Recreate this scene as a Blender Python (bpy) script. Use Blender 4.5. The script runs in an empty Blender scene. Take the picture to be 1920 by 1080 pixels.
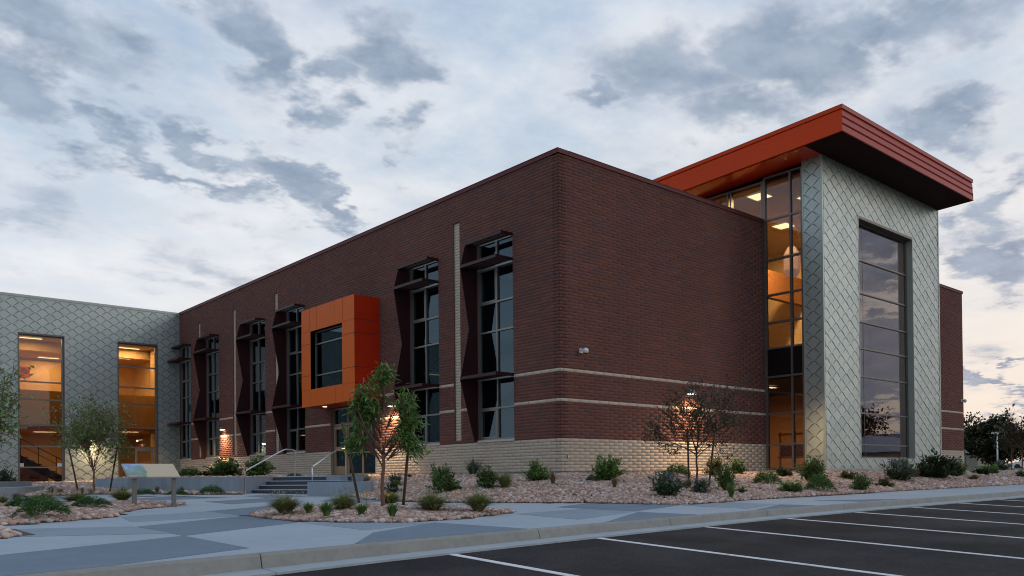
import bpy, math, random
import numpy as np
from mathutils import Vector, Matrix
from mathutils.geometry import tessellate_polygon
PI = math.pi
rnd = random.Random(7)
rng = np.random.default_rng(7)
scene = bpy.context.scene
col = scene.collection

# ------------------------------------------------------------------ camera
cam_d = bpy.data.cameras.new('camera')
cam = bpy.data.objects.new('camera', cam_d); col.objects.link(cam)
CAM = Vector((-16.9114, -18.86447, -0.12124))
rt = Vector((0.72419016, -0.68952078, -0.01047374)); up = Vector((0.00119899, -0.01392911, 0.99990227)); fw = Vector((0.68959928, 0.72413194, 0.0092606))
m = Matrix((rt, up, -fw)).transposed().to_4x4(); m.translation = CAM
cam.matrix_world = m
cam_d.sensor_width = 36; cam_d.lens = 36 * 1572.65 / 1920
cam_d.shift_x = -(1099.7 - 960) / 1920; cam_d.shift_y = (876.76 - 540) / 1920
cam_d.clip_end = 9000; cam_d.clip_start = 0.1
scene.camera = cam
scene.view_settings.view_transform = 'Standard'; scene.view_settings.look = 'None'
scene.cycles.filter_width = 1.05; scene.view_settings.exposure = 0.0; scene.view_settings.gamma = 1

# ------------------------------------------------------------------ node helpers
class NT:
    def __init__(s, nt): s.nt = nt; s.n = nt.nodes; s.l = nt.links
    def new(s, t, **kw):
        n = s.n.new(t)
        for k, v in kw.items(): setattr(n, k, v)
        return n
    def put(s, sock, v):
        if isinstance(v, bpy.types.NodeSocket): s.l.new(v, sock)
        elif v is not None: sock.default_value = v
    def math(s, op, a, b=None, c=None, clamp=False):
        n = s.new('ShaderNodeMath', operation=op); n.use_clamp = clamp
        s.put(n.inputs[0], a); s.put(n.inputs[1], b)
        if c is not None: s.put(n.inputs[2], c)
        return n.outputs[0]
    def vmath(s, op, a, b=None):
        n = s.new('ShaderNodeVectorMath', operation=op); s.put(n.inputs[0], a); s.put(n.inputs[1], b)
        return n.outputs['Value'] if op in ('LENGTH', 'DOT_PRODUCT') else n.outputs[0]
    def noise(s, vec, scale, detail=3, rough=.55, out='Fac', dist=0.0):
        n = s.new('ShaderNodeTexNoise'); s.put(n.inputs['Vector'], vec)
        n.inputs['Scale'].default_value = scale; n.inputs['Detail'].default_value = detail
        n.inputs['Roughness'].default_value = rough; n.inputs['Distortion'].default_value = dist
        return n.outputs[out]
    def ramp(s, fac, stops, interp='LINEAR'):
        n = s.new('ShaderNodeValToRGB'); r = n.color_ramp; r.interpolation = interp
        while len(r.elements) < len(stops): r.elements.new(.5)
        for e, (p, c) in zip(r.elements, stops):
            e.position = p; e.color = c if len(c) == 4 else (*c, 1)
        s.put(n.inputs[0], fac); return n.outputs[0]
    def mix(s, f, a, b, mode='MIX'):
        n = s.new('ShaderNodeMix', data_type='RGBA', blend_type=mode)
        s.put(n.inputs[0], f); s.put(n.inputs[6], a if not isinstance(a, tuple) else (*a[:3], 1)); s.put(n.inputs[7], b if not isinstance(b, tuple) else (*b[:3], 1))
        return n.outputs[2]
    def smooth(s, v, lo, hi, a=0, b=1):
        n = s.new('ShaderNodeMapRange', interpolation_type='SMOOTHSTEP')
        s.put(n.inputs[0], v)
        for i, x in zip((1, 2, 3, 4), (lo, hi, a, b)): n.inputs[i].default_value = x
        return n.outputs[0]

# ------------------------------------------------------------------ world : dusk sky with broken cloud
SUN_AZ, SUN_EL = math.radians(-18), math.radians(9)
world = bpy.data.worlds.new('World'); scene.world = world; world.use_nodes = True
W = NT(world.node_tree)
for n in list(W.n): W.n.remove(n)
tc = W.new('ShaderNodeTexCoord').outputs['Generated']
sep = W.new('ShaderNodeSeparateXYZ'); W.put(sep.inputs[0], tc)
dx, dy, dz = sep.outputs
az = W.math('ARCTAN2', dy, dx); el = W.math('ARCSINE', dz)
cmb = W.new('ShaderNodeCombineXYZ'); W.put(cmb.inputs[0], az); W.put(cmb.inputs[1], el)
ae = cmb.outputs[0]
den = W.math('ADD', W.math('MAXIMUM', dz, 0.0), 0.16)
pc = W.new('ShaderNodeCombineXYZ'); W.put(pc.inputs[0], W.math('DIVIDE', dx, den)); W.put(pc.inputs[1], W.math('DIVIDE', dy, den))
pl = pc.outputs[0]
wn = W.noise(pl, 2.2, 5, .6, 'Color')
wn2 = W.noise(pl, 7.5, 5, .65, 'Color')
warp = W.vmath('ADD', W.vmath('MULTIPLY', W.vmath('SUBTRACT', wn, (.5, .5, .5)), (.34, .17, 0)), W.vmath('MULTIPLY', W.vmath('SUBTRACT', wn2, (.5, .5, .5)), (.11, .07, 0)))
aew = W.vmath('ADD', ae, warp)
BL = [(1.3789, 0.4299, 0.0862, 0.0425, 0, 1), (1.3837, 0.3647, 0.0766, 0.0282, 0.2, 1), (1.2735, 0.3297, 0.1072, 0.0133, 0.3, 0.9), (1.2095, 0.4679, 0.038, 0.0354, 0.3, 0.9), (1.1372, 0.4418, 0.043, 0.0199, 0.1, 1), (1.0489, 0.4535, 0.0663, 0.0378, 0.1, 1.1), (1.1204, 0.3928, 0.0347, 0.0235, 0, 0.9), (1.0039, 0.3934, 0.0381, 0.0247, 0, 1), (1.2449, 0.3593, 0.0394, 0.0184, 0.5, 0.9), (1.1608, 0.3249, 0.09, 0.0151, 0.3, 0.85), (1.0919, 0.3146, 0.0706, 0.01, 0.2, 0.7), (1.3931, 0.2412, 0.1066, 0.0352, 0, 0.45), (1.2791, 0.2342, 0.1014, 0.0324, 0, 0.4), (0.6841, 0.438, 0.1131, 0.0417, 0.3, 0.8), (0.5547, 0.4478, 0.0897, 0.0504, 0.2, 1), (0.6042, 0.3793, 0.104, 0.0324, 0.2, 0.8), (0.7539, 0.4253, 0.0382, 0.0138, -0.2, 0.8), (0.4388, 0.4614, 0.111, 0.0287, 0.2, 0.8), (0.3914, 0.349, 0.0692, 0.0206, 0.2, 0.7), (0.3564, 0.2325, 0.0463, 0.0217, -0.2, 0.8), (0.3452, 0.2977, 0.0408, 0.0209, -0.3, 0.7), (0.353, 0.1043, 0.0461, 0.0073, -0.12, 0.9), (0.3432, 0.0783, 0.0507, 0.0085, -0.1, 0.8), (0.3716, 0.2615, 0.047, 0.0162, 0, 0.5),
      (-.46, .13, .22, .030, 0, 2.0), (-.46, .21, .24, .022, .1, 1.8), (-.46, .30, .3, .04, .1, 2.0), (-.4, .44, .3, .06, 0, 1.3), (-.5, .06, .3, .010, 0, 1.2), (-1.4, .3, .4, .08, .1, .9), (-2.4, .4, .5, .08, 0, .9), (2.4, .35, .3, .07, 0, .9), (-2.9, .2, .3, .04, 0, .8), (1.9, .2, .25, .03, .1, .8)]
cur = None
for a, e, ra, re, rot, w in BL:
    mp = W.new('ShaderNodeMapping', vector_type='TEXTURE')
    W.put(mp.inputs[0], aew); mp.inputs[1].default_value = (a, e, 0); mp.inputs[2].default_value = (0, 0, rot); mp.inputs[3].default_value = (ra * 1.5, re * 1.6, 1)
    v = W.math('MULTIPLY', W.math('SUBTRACT', 1.0, W.vmath('LENGTH', mp.outputs[0]), clamp=True), w)
    cur = v if cur is None else W.math('MAXIMUM', cur, v)
n1 = W.noise(pl, 2.6, 8, .56)
n2 = W.noise(pl, 8.0, 6, .6)
dens = W.math('ADD', W.math('MULTIPLY', cur, 1.25), W.math('ADD', W.math('MULTIPLY', W.math('SUBTRACT', n1, .5), 2.2), W.math('MULTIPLY', W.math('SUBTRACT', n2, .5), 1.0)))
cl = W.smooth(dens, .16, .86)                       # thick grey cloud
veil = W.smooth(W.noise(pl, 1.7, 7, .6), .36, .66)  # thin high cloud
sunv = (math.cos(SUN_AZ), math.sin(SUN_AZ), 0)
sd = W.math('ADD', W.math('MULTIPLY', W.vmath('DOT_PRODUCT', tc, sunv), .5), .5, clamp=True)
low = W.math('POWER', 2.718, W.math('MULTIPLY', W.math('MAXIMUM', el, 0.0), -5.0))
warm = W.math('MULTIPLY', low, W.math('POWER', sd, 2.2), clamp=True)
sky = W.new('ShaderNodeTexSky', sky_type='NISHITA'); sky.sun_disc = False
sky.sun_elevation = SUN_EL; sky.sun_rotation = PI / 2 - SUN_AZ
nish = W.vmath('MULTIPLY', sky.outputs[0], (.10, .10, .10))
base = W.ramp(el, [(0, (.86, .88, .93)), (.13, (.86, .91, .98)), (.25, (.72, .82, .95)), (.34, (.52, .67, .84)), (.6, (.36, .52, .76)), (1, (.26, .41, .66))])
base = W.mix(.16, base, nish)
base = W.mix(W.math('MULTIPLY', veil, .62), base, (.98, .99, 1.0))
base = W.mix(W.math('MULTIPLY', warm, 1.35, clamp=True), base, (1.0, .80, .62))
cc = W.mix(W.smooth(n2, .3, .7), (.19, .275, .40), (.36, .445, .57))
cc = W.mix(W.math('MULTIPLY', warm, .5), cc, (.46, .38, .41))
rim = W.mix(.5, base, (.72, .68, .72))
thin = W.smooth(dens, -.12, .25)
skyc = W.mix(W.math('MULTIPLY', thin, .35), base, rim)
skyc = W.mix(W.math('MULTIPLY', cl, .86), skyc, cc)
below = W.smooth(el, -.06, 0.0)
skyc = W.mix(below, (.12, .13, .14), skyc)
bg = W.new('ShaderNodeBackground'); W.put(bg.inputs[0], skyc); bg.inputs[1].default_value = 1.0
wo = W.new('ShaderNodeOutputWorld'); W.put(wo.inputs[0], bg.outputs[0])
world.cycles.sampling_method = 'MANUAL'; world.cycles.sample_map_resolution = 512

sl = bpy.data.lights.new('sun', 'SUN'); sl.energy = 0.55; sl.angle = math.radians(25); sl.color = (1, .86, .76)
so = bpy.data.objects.new('sun', sl); col.objects.link(so)
sdv = Vector((math.cos(SUN_AZ - .55) * math.cos(.3), math.sin(SUN_AZ - .55) * math.cos(.3), math.sin(.3)))
so.rotation_euler = sdv.to_track_quat('Z', 'Y').to_euler()

# ------------------------------------------------------------------ materials
def mat(name, color, rough=.7, metal=0, spec=.5, noise=None, bump=None, coords='Object', rand=None, emit=None, trans=0, coat=0, big=None):
    """noise=(scale, amount[, detail]); rand=[stops] colour per island/object; bump=(scale, strength, dist)"""
    mt = bpy.data.materials.new(name); mt.use_nodes = True
    N = NT(mt.node_tree); b = N.n['Principled BSDF']
    co = N.new('ShaderNodeNewGeometry').outputs['Position'] if coords == 'World' else N.new('ShaderNodeTexCoord').outputs[coords]
    c = (*color, 1) if color else None
    if rand:
        geo = N.new('ShaderNodeNewGeometry').outputs['Random Per Island']; ob = N.new('ShaderNodeObjectInfo').outputs['Random']
        f = N.math('FRACT', N.math('ADD', geo, N.math('MULTIPLY', ob, 7.13)))
        c = N.ramp(f, rand)
    if noise:
        nz = N.noise(co, noise[0], noise[2] if len(noise) > 2 else 4, .6)
        k = N.math('ADD', N.math('MULTIPLY', N.math('SUBTRACT', nz, .5), noise[1] * 2), 1.0)
        if big: k = N.math('ADD', k, N.math('MULTIPLY', N.math('SUBTRACT', N.noise(N.vmath('MULTIPLY', co, (1, 1, big[2] if len(big) > 2 else 1)), big[0], 5, .6), .5), big[1] * 2))
        cx = N.new('ShaderNodeCombineXYZ')
        for i in range(3): N.put(cx.inputs[i], k)
        if isinstance(c, bpy.types.NodeSocket): c = N.vmath('MULTIPLY', c, cx.outputs[0])
        else:
            vm = N.new('ShaderNodeVectorMath', operation='MULTIPLY'); vm.inputs[0].default_value = color; N.put(vm.inputs[1], cx.outputs[0]); c = vm.outputs[0]
    N.put(b.inputs['Base Color'], c)
    b.inputs['Roughness'].default_value = rough; b.inputs['Metallic'].default_value = metal
    b.inputs['Specular IOR Level'].default_value = spec
    if coat: b.inputs['Coat Weight'].default_value = coat; b.inputs['Coat Roughness'].default_value = .12
    if bump:
        bn = N.new('ShaderNodeBump'); bn.inputs['Strength'].default_value = bump[1]; bn.inputs['Distance'].default_value = bump[2]
        N.put(bn.inputs['Height'], N.noise(co, bump[0], 4, .6)); N.put(b.inputs['Normal'], bn.outputs[0])
    if emit:
        b.inputs['Emission Color'].default_value = (*emit[0], 1); b.inputs['Emission Strength'].default_value = emit[1]
    if trans: b.inputs['Transmission Weight'].default_value = trans
    return mt

def leafmat(name, stops, trans=.25):
    mt = bpy.data.materials.new(name); mt.use_nodes = True
    N = NT(mt.node_tree); b = N.n['Principled BSDF']
    geo = N.new('ShaderNodeNewGeometry').outputs['Random Per Island']
    c = N.ramp(geo, stops); N.put(b.inputs['Base Color'], c); b.inputs['Roughness'].default_value = .55
    tr = N.new('ShaderNodeBsdfTranslucent'); N.put(tr.inputs[0], c)
    ms = N.new('ShaderNodeMixShader'); ms.inputs[0].default_value = trans
    N.l.new(b.outputs[0], ms.inputs[1]); N.l.new(tr.outputs[0], ms.inputs[2])
    N.l.new(ms.outputs[0], N.n['Material Output'].inputs[0]); return mt

def glass(name, tint, refl0, refl1, rcol=(.9, .9, .9), wav=.0):
    mt = bpy.data.materials.new(name); mt.use_nodes = True
    N = NT(mt.node_tree); N.n.remove(N.n['Principled BSDF'])
    t = N.new('ShaderNodeBsdfTransparent'); t.inputs[0].default_value = (*tint, 1)
    g = N.new('ShaderNodeBsdfGlossy'); g.inputs['Color'].default_value = (*rcol, 1); g.inputs['Roughness'].default_value = .0
    if wav:
        bn = N.new('ShaderNodeBump'); bn.inputs['Strength'].default_value = wav; bn.inputs['Distance'].default_value = .05
        N.put(bn.inputs['Height'], N.noise(N.new('ShaderNodeTexCoord').outputs['Object'], .9, 2, .5)); N.put(g.inputs['Normal'], bn.outputs[0])
    lw = N.new('ShaderNodeLayerWeight'); lw.inputs[0].default_value = .35
    f = N.math('ADD', N.math('MULTIPLY', lw.outputs['Fresnel'], refl1), refl0, clamp=True)
    ms = N.new('ShaderNodeMixShader'); N.put(ms.inputs[0], f)
    N.l.new(t.outputs[0], ms.inputs[1]); N.l.new(g.outputs[0], ms.inputs[2]); N.l.new(ms.outputs[0], N.n['Material Output'].inputs[0])
    return mt

M = {}
M['brick'] = mat('brick_red', None, .9, spec=.12, coords='World', big=(.45, .28, .35), rand=[(0, (.112, .055, .047)), (.3, (.126, .056, .046)), (.5, (.142, .059, .046)), (.66, (.122, .058, .053)), (.8, (.102, .058, .058)), (.92, (.160, .064, .047)), (1, (.118, .062, .058))], noise=(18, .14), bump=(60, .3, .004))
M['brick_cream'] = mat('brick_cream', None, .85, spec=.2, coords='World', big=(.6, .14, .3), rand=[(0, (.40, .345, .28)), (.5, (.44, .385, .315)), (1, (.42, .36, .295))], noise=(14, .12), bump=(50, .3, .004))
M['mortar'] = mat('mortar_red', (.15, .085, .075), .95, noise=(30, .2))
M['mortar_cream'] = mat('mortar_cream', (.20, .175, .15), .95, noise=(30, .2))
M['coping'] = mat('coping_metal', (.10, .022, .025), .55, .0, spec=.2, noise=(3, .08))
M['zinc'] = mat('zinc_shingle', None, .38, .55, rand=[(0, (.30, .36, .35)), (.5, (.36, .41, .395)), (1, (.33, .385, .365))], noise=(4, .08), bump=(9, .12, .01))
M['zinc_trim'] = mat('zinc_trim', (.33, .38, .355), .4, .5, noise=(2, .06))
M['joint'] = mat('dark_backing', (.045, .05, .05), .8)
M['fin'] = mat('fin_maroon_metal', (.032, .009, .011), .45, .0, spec=.25, noise=(2, .1))
M['mull'] = mat('window_aluminium', (.20, .20, .19), .4, .6, noise=(3, .05))
M['mull_dark'] = mat('curtain_aluminium', (.13, .12, .115), .4, .5, noise=(3, .05))
M['mull_bronze'] = mat('bronze_aluminium', (.26, .20, .14), .4, .5, noise=(3, .05))
M['orange'] = mat('orange_panel', (.58, .105, .010), .5, .0, spec=.16, noise=(1.2, .05), bump=(.8, .06, .02))
M['red'] = mat('red_panel', (.46, .026, .006), .45, .0, spec=.16, noise=(1.2, .06))
M['roof'] = mat('roof_red_metal', (.36, .032, .014), .36, .0, spec=.3, noise=(1.0, .08))
M['rooforange'] = mat('roof_orange_red_metal', (.54, .050, .008), .5, .0, spec=.12, noise=(.8, .1))
M['soffit_lit'] = mat('soffit_red_lit', (.66, .05, .012), .25, .0, spec=.5)  # side soffit: reflected light put into the brighter red
M['soffit'] = mat('soffit_metal_shaded', (.028, .006, .006), .6, .0, spec=.1)  # front soffit: its shade put into the near-black maroon
M['concrete'] = mat('plaza_concrete', (.33, .39, .445), .9, noise=(.7, .16, 8), spec=.2, big=(6, .10), bump=(90, .35, .003))
M['conc_dark'] = mat('plaza_concrete_dark', (.16, .21, .262), .9, noise=(.8, .2, 8), spec=.2, big=(6, .14), bump=(90, .35, .003))
M['conc_mid'] = mat('plaza_concrete_mid', (.235, .295, .35), .9, noise=(.8, .18, 8), spec=.2, big=(6, .12), bump=(90, .35, .003))
M['curb'] = mat('curb_concrete', (.255, .26, .245), .92, noise=(2.5, .24, 8), spec=.15, big=(12, .2), bump=(70, .4, .004))
M['gutter'] = mat('gutter_concrete', (.33, .375, .405), .92, noise=(2.5, .2, 8), spec=.15, big=(12, .14), bump=(70, .3, .004))
M['castconc'] = mat('cast_concrete', (.235, .285, .335), .85, noise=(1.6, .22, 8), spec=.2, big=(5, .16, .25), bump=(20, .2, .004))
M['step'] = mat('step_riser_dark', (.045, .05, .065), .8, noise=(5, .15))
M['found'] = mat('foundation', (.22, .235, .26), .9, noise=(4, .12))
M['sill'] = mat('stone_sill', (.42, .40, .37), .8, noise=(6, .08))
M['steel'] = mat('stainless_steel', (.62, .62, .62), .3, .95)
M['signpost'] = mat('sign_post', (.13, .125, .12), .6)
M['galv'] = mat('galvanised', (.42, .44, .46), .45, .8)
M['paint'] = mat('line_paint', (.72, .73, .75), .7, noise=(6, .10, 8))
M['soil'] = mat('bed_soil', (.085, .06, .048), .95, noise=(8, .3), bump=(30, .6, .03))
M['rock'] = mat('river_rock', None, .9, spec=.15, rand=[(0, (.27, .165, .13)), (.15, (.40, .27, .22)), (.3, (.33, .235, .195)), (.45, (.50, .37, .32)), (.6, (.21, .16, .145)), (.75, (.44, .30, .235)), (.88, (.58, .50, .46)), (1, (.36, .34, .34))], noise=(20, .22))
M['bark'] = mat('bark_red_brown', (.16, .075, .05), .85, noise=(14, .3), bump=(40, .6, .01))
M['bark_dark'] = mat('bark_dark', (.06, .032, .028), .85, noise=(14, .3), bump=(40, .6, .01))
M['stake'] = mat('wood_stake', (.055, .042, .026), .85, noise=(20, .3))
M['leaf1'] = leafmat('leaf_bright', [(0, (.07, .14, .03)), (.5, (.12, .22, .05)), (1, (.18, .30, .08))])
M['leaf2'] = leafmat('leaf_mid', [(0, (.045, .09, .024)), (.5, (.085, .15, .04)), (1, (.14, .21, .065))])
M['leaf_dark'] = leafmat('leaf_dark', [(0, (.018, .034, .012)), (.5, (.03, .055, .02)), (1, (.05, .075, .026))])
M['juniper'] = leafmat('juniper_green', [(0, (.028, .10, .018)), (.5, (.05, .16, .028)), (1, (.08, .21, .045))])
M['grassb'] = leafmat('ornamental_grass', [(0, (.08, .13, .03)), (.4, (.15, .20, .05)), (.75, (.25, .26, .11)), (1, (.40, .36, .22))])
M['grassd'] = leafmat('daylily_leaf', [(0, (.05, .11, .02)), (1, (.11, .2, .04))])
M['dry'] = leafmat('dry_stalk', [(0, (.12, .075, .035)), (.5, (.18, .12, .06)), (1, (.10, .11, .04))])
M['sage'] = leafmat('sage_leaf', [(0, (.055, .095, .05)), (.7, (.10, .15, .08)), (1, (.15, .17, .16))])
M['violet'] = leafmat('lavender_flower', [(0, (.13, .11, .19)), (1, (.22, .19, .32))])
M['yucca'] = leafmat('yucca_blade', [(0, (.04, .06, .035)), (1, (.10, .13, .09))])
M['paleg'] = leafmat('pale_spike', [(0, (.16, .17, .12)), (1, (.28, .27, .2))])
M['olive'] = leafmat('olive_leaf', [(0, (.07, .085, .02)), (1, (.14, .14, .045))])
M['farleaf'] = leafmat('far_tree_leaf', [(0, (.010, .017, .008)), (.6, (.022, .032, .012)), (.9, (.045, .045, .015)), (1, (.07, .05, .02))], .15)
M['flower'] = mat('yellow_flower', (.75, .38, .03), .6)
M['wall_in'] = mat('interior_wall_cream', (.66, .54, .38), .8)
M['wall_org'] = mat('interior_wall_orange', (.60, .34, .12), .8)
M['ceil_in'] = mat('interior_ceiling', (.42, .34, .28), .9)
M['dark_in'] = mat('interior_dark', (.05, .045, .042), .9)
M['wood_in'] = mat('locker_wood', (.26, .12, .05), .6, noise=(5, .2))
M['metal_in'] = mat('stair_steel', (.06, .04, .035), .5, .4)
M['black'] = mat('black_spandrel', (.004, .004, .005), .25)
M['lampw'] = mat('lamp_diffuser_warm', (.9, .8, .6), .5, emit=((1, .78, .48), 14))
M['lampin'] = mat('ceiling_light_diffuser', (.9, .85, .7), .5, emit=((1, .80, .50), 3.5))
M['lamppink'] = mat('pendant_shade', (.7, .6, .62), .6, emit=((.95, .62, .66), .35))
M['lampbody'] = mat('lamp_housing', (.22, .24, .27), .45, .6)
M['white'] = mat('white_plastic', (.6, .64, .68), .4)
M['yellow_in'] = mat('shelf_edge', (.55, .26, .05), .6)
M['redbox'] = mat('red_fabric', (.30, .03, .025), .8)
M['paper'] = mat('paper_notice', (.7, .7, .7), .8)
M['poster'] = mat('poster_red', (.42, .05, .03), .7)
M['poster_dark'] = mat('poster_portrait', (.10, .045, .035), .7)
M['glass_blue'] = glass('glass_window', (.28, .30, .32), .12, .45, (.30, .43, .52), .02)
M['glass_lit'] = glass('glass_lobby', (.72, .66, .58), .04, .22, (.8, .85, .95))
M['glass_cur'] = glass('glass_curtain', (.66, .62, .56), .05, .35, (.7, .8, .9))
M['glass_tow'] = glass('glass_tower', (.34, .32, .30), .30, .50, (.60, .60, .64), .02)
M['white_car'] = mat('car_paint_white', (.6, .62, .66), .3, coat=.5)
M['tyre'] = mat('rubber', (.02, .02, .02), .8)
M['lawn'] = mat('lawn_grass', (.07, .12, .03), .95, noise=(1.5, .3, 8), bump=(40, .8, .05))
M['hill'] = mat('hill_slope', (.10, .10, .13), .95, noise=(.004, .3, 6))  # blue-grey tint puts distance haze into the slope colour
M['housewall'] = mat('house_wall', (.30, .26, .22), .85)
M['houseroof'] = mat('house_roof', (.34, .37, .40), .8, noise=(2, .2))

# asphalt: fine aggregate, soft stains
ma = bpy.data.materials.new('asphalt'); ma.use_nodes = True; N = NT(ma.node_tree); b = N.n['Principled BSDF']
co = N.new('ShaderNodeTexCoord').outputs['Object']
f = N.math('ADD', N.math('MULTIPLY', N.noise(co, 30, 8, .95), .80), N.math('MULTIPLY', N.noise(co, .55, 7, .62), .40))
c = N.ramp(f, [(.40, (.006, .006, .007)), (.55, (.016, .0155, .017)), (.70, (.050, .049, .052))])
scuff = N.smooth(N.noise(N.vmath('MULTIPLY', co, (.8, 3.0, 1)), 1.3, 8, .75), .54, .78, 0, .6)
c = N.mix(scuff, c, (.075, .075, .08)); N.put(b.inputs['Base Color'], c); b.inputs['Roughness'].default_value = .9; b.inputs['Specular IOR Level'].default_value = .15
bn = N.new('ShaderNodeBump'); bn.inputs['Strength'].default_value = .6; bn.inputs['Distance'].default_value = .006
N.put(bn.inputs['Height'], N.noise(co, 140, 3, .7)); N.put(b.inputs['Normal'], bn.outputs[0]); M['asphalt'] = ma
mpz = bpy.data.materials.new('line_paint_worn'); mpz.use_nodes = True; N = NT(mpz.node_tree); b = N.n['Principled BSDF']
co = N.new('ShaderNodeNewGeometry').outputs['Position']
wear = N.smooth(N.math('ADD', N.math('MULTIPLY', N.noise(co, 28, 6, .75), .6), N.math('MULTIPLY', N.noise(co, 1.6, 4, .6), .4)), .50, .66, 0, .75)
N.put(b.inputs['Base Color'], N.mix(wear, (.66, .67, .69), (.16, .16, .17))); b.inputs['Roughness'].default_value = .8; M['paint'] = mpz
# sign face: pale tan with a soft coloured aerial picture at its left half
mp = bpy.data.materials.new('sign_print'); mp.use_nodes = True; N = NT(mp.node_tree); b = N.n['Principled BSDF']
co = N.new('ShaderNodeTexCoord').outputs['Object']; sx = N.new('ShaderNodeSeparateXYZ'); N.put(sx.inputs[0], co)
pict = N.ramp(N.math('ADD', N.math('MULTIPLY', N.noise(co, 4.0, 4, .6), .8), N.math('MULTIPLY', sx.outputs[1], .45)), [(.36, (.42, .24, .26)), (.42, (.12, .26, .17)), (.50, (.17, .30, .22)), (.56, (.20, .30, .45)), (.68, (.36, .46, .60)), (.78, (.30, .33, .36))])
wob = N.math('ADD', sx.outputs[0], N.math('MULTIPLY', N.noise(co, 4, 3), .25))
c = N.mix(N.smooth(wob, .50, .54), pict, (.50, .42, .29)); N.put(b.inputs['Base Color'], c); b.inputs['Roughness'].default_value = .45; M['sign'] = mp

# ------------------------------------------------------------------ object helpers
class MB:
    def __init__(s): s.v = []; s.f = []; s.n = 0
    def add(s, vs, fs):
        s.v.extend(vs); o = s.n; s.f.extend([tuple(i + o for i in f) for f in fs]); s.n += len(vs); return s
    def box(s, a, b):
        x0, x1 = sorted((a[0], b[0])); y0, y1 = sorted((a[1], b[1])); z0, z1 = sorted((a[2], b[2]))
        return s.add([(x0, y0, z0), (x1, y0, z0), (x1, y1, z0), (x0, y1, z0), (x0, y0, z1), (x1, y0, z1), (x1, y1, z1), (x0, y1, z1)],
                     [(3, 2, 1, 0), (4, 5, 6, 7), (0, 1, 5, 4), (1, 2, 6, 5), (2, 3, 7, 6), (3, 0, 4, 7)])
    def obox(s, c, ax, ay, az_, hx, hy, hz):
        c, ax, ay, az_ = map(Vector, (c, ax, ay, az_)); vs = []
        for k in (-1, 1):
            for i, j in ((-1, -1), (1, -1), (1, 1), (-1, 1)): vs.append(tuple(c + ax * hx * i + ay * hy * j + az_ * hz * k))
        return s.add(vs, [(3, 2, 1, 0), (4, 5, 6, 7), (0, 1, 5, 4), (1, 2, 6, 5), (2, 3, 7, 6), (3, 0, 4, 7)])
    def prism(s, poly, off):
        """poly: planar 3d points; off: extrusion vector"""
        n = len(poly); P = [Vector(p) for p in poly]; o = Vector(off)
        tris = tessellate_polygon([P])
        fs = [tuple(t) for t in tris] + [tuple(n + i for i in reversed(t)) for t in tris] + [(i, (i + 1) % n, n + (i + 1) % n, n + i) for i in range(n)]
        return s.add([tuple(p) for p in P] + [tuple(p + o) for p in P], fs)
    def tube(s, pts, rad, seg=6):
        pts = [Vector(p) for p in pts]; rs = rad if isinstance(rad, (list, tuple)) else [rad] * len(pts); vs = []; fs = []
        ref = Vector((.31, .2, .93)) if abs((pts[-1] - pts[0]).normalized().z) < .9 else Vector((1, .1, 0))
        for i, p in enumerate(pts):
            t = (pts[min(i + 1, len(pts) - 1)] - pts[max(i - 1, 0)]).normalized(); a = t.cross(ref).normalized(); b_ = t.cross(a)
            for k in range(seg):
                w = 2 * PI * k / seg; vs.append(tuple(p + (a * math.cos(w) + b_ * math.sin(w)) * rs[i]))
        for i in range(len(pts) - 1):
            for k in range(seg): fs.append((i * seg + k, i * seg + (k + 1) % seg, (i + 1) * seg + (k + 1) % seg, (i + 1) * seg + k))
        fs.append(tuple(range(seg))[::-1]); fs.append(tuple((len(pts) - 1) * seg + k for k in range(seg)))
        return s.add(vs, fs)
    def mesh(s, name, m_, smooth=False):
        me = bpy.data.meshes.new(name); me.from_pydata(s.v, [], s.f)
        if m_: me.materials.append(m_)
        if smooth: me.polygons.foreach_set('use_smooth', [True] * len(me.polygons))
        me.update(); return me
def link(name, me, parent=None, loc=None):
    o = bpy.data.objects.new(name, me); col.objects.link(o)
    if parent is not None: o.parent = parent
    if loc is not None: o.location = loc
    return o
def part(name, mb, mt, parent=None, smooth=False, **props):
    o = link(name, mb.mesh(name, mt, smooth), parent)
    for k, v in props.items(): o[k] = v
    return o
def thing(name, label, cat, loc=(0, 0, 0), group=None, rz=0):
    o = bpy.data.objects.new(name, None); col.objects.link(o); o.location = loc; o.rotation_euler.z = rz; o.empty_display_size = .2
    o['label'] = label; o['category'] = cat
    if group: o['group'] = group
    return o
def tag(o, label, cat, group=None):
    o['label'] = label; o['category'] = cat
    if group: o['group'] = group
    return o
def structure(name, mb, mt, smooth=False):
    return part(name, mb, mt, None, smooth, kind='structure')
def np_mesh(name, V, F, mt, smooth=False):
    """V (n,3), F (m,k) same-size faces"""
    me = bpy.data.meshes.new(name); k = F.shape[1]
    me.vertices.add(len(V)); me.vertices.foreach_set('co', V.astype(np.float32).ravel())
    me.loops.add(F.size); me.loops.foreach_set('vertex_index', F.astype(np.int32).ravel())
    me.polygons.add(len(F)); me.polygons.foreach_set('loop_start', np.arange(0, F.size, k, dtype=np.int32))
    if smooth: me.polygons.foreach_set('use_smooth', np.ones(len(F), bool))
    me.update(calc_edges=True); me.materials.append(mt); return me
def P(face, c, u, z, d):       # 'L': plane x=c facing -x, u=y ; 'F': plane y=c facing -y, u=x
    return (c - d, u, z) if face == 'L' else (u, c - d, z)
def fbox(mb, face, c, u0, u1, z0, z1, d0, d1): mb.box(P(face, c, u0, z0, d0), P(face, c, u1, z1, d1)); return mb

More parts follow.
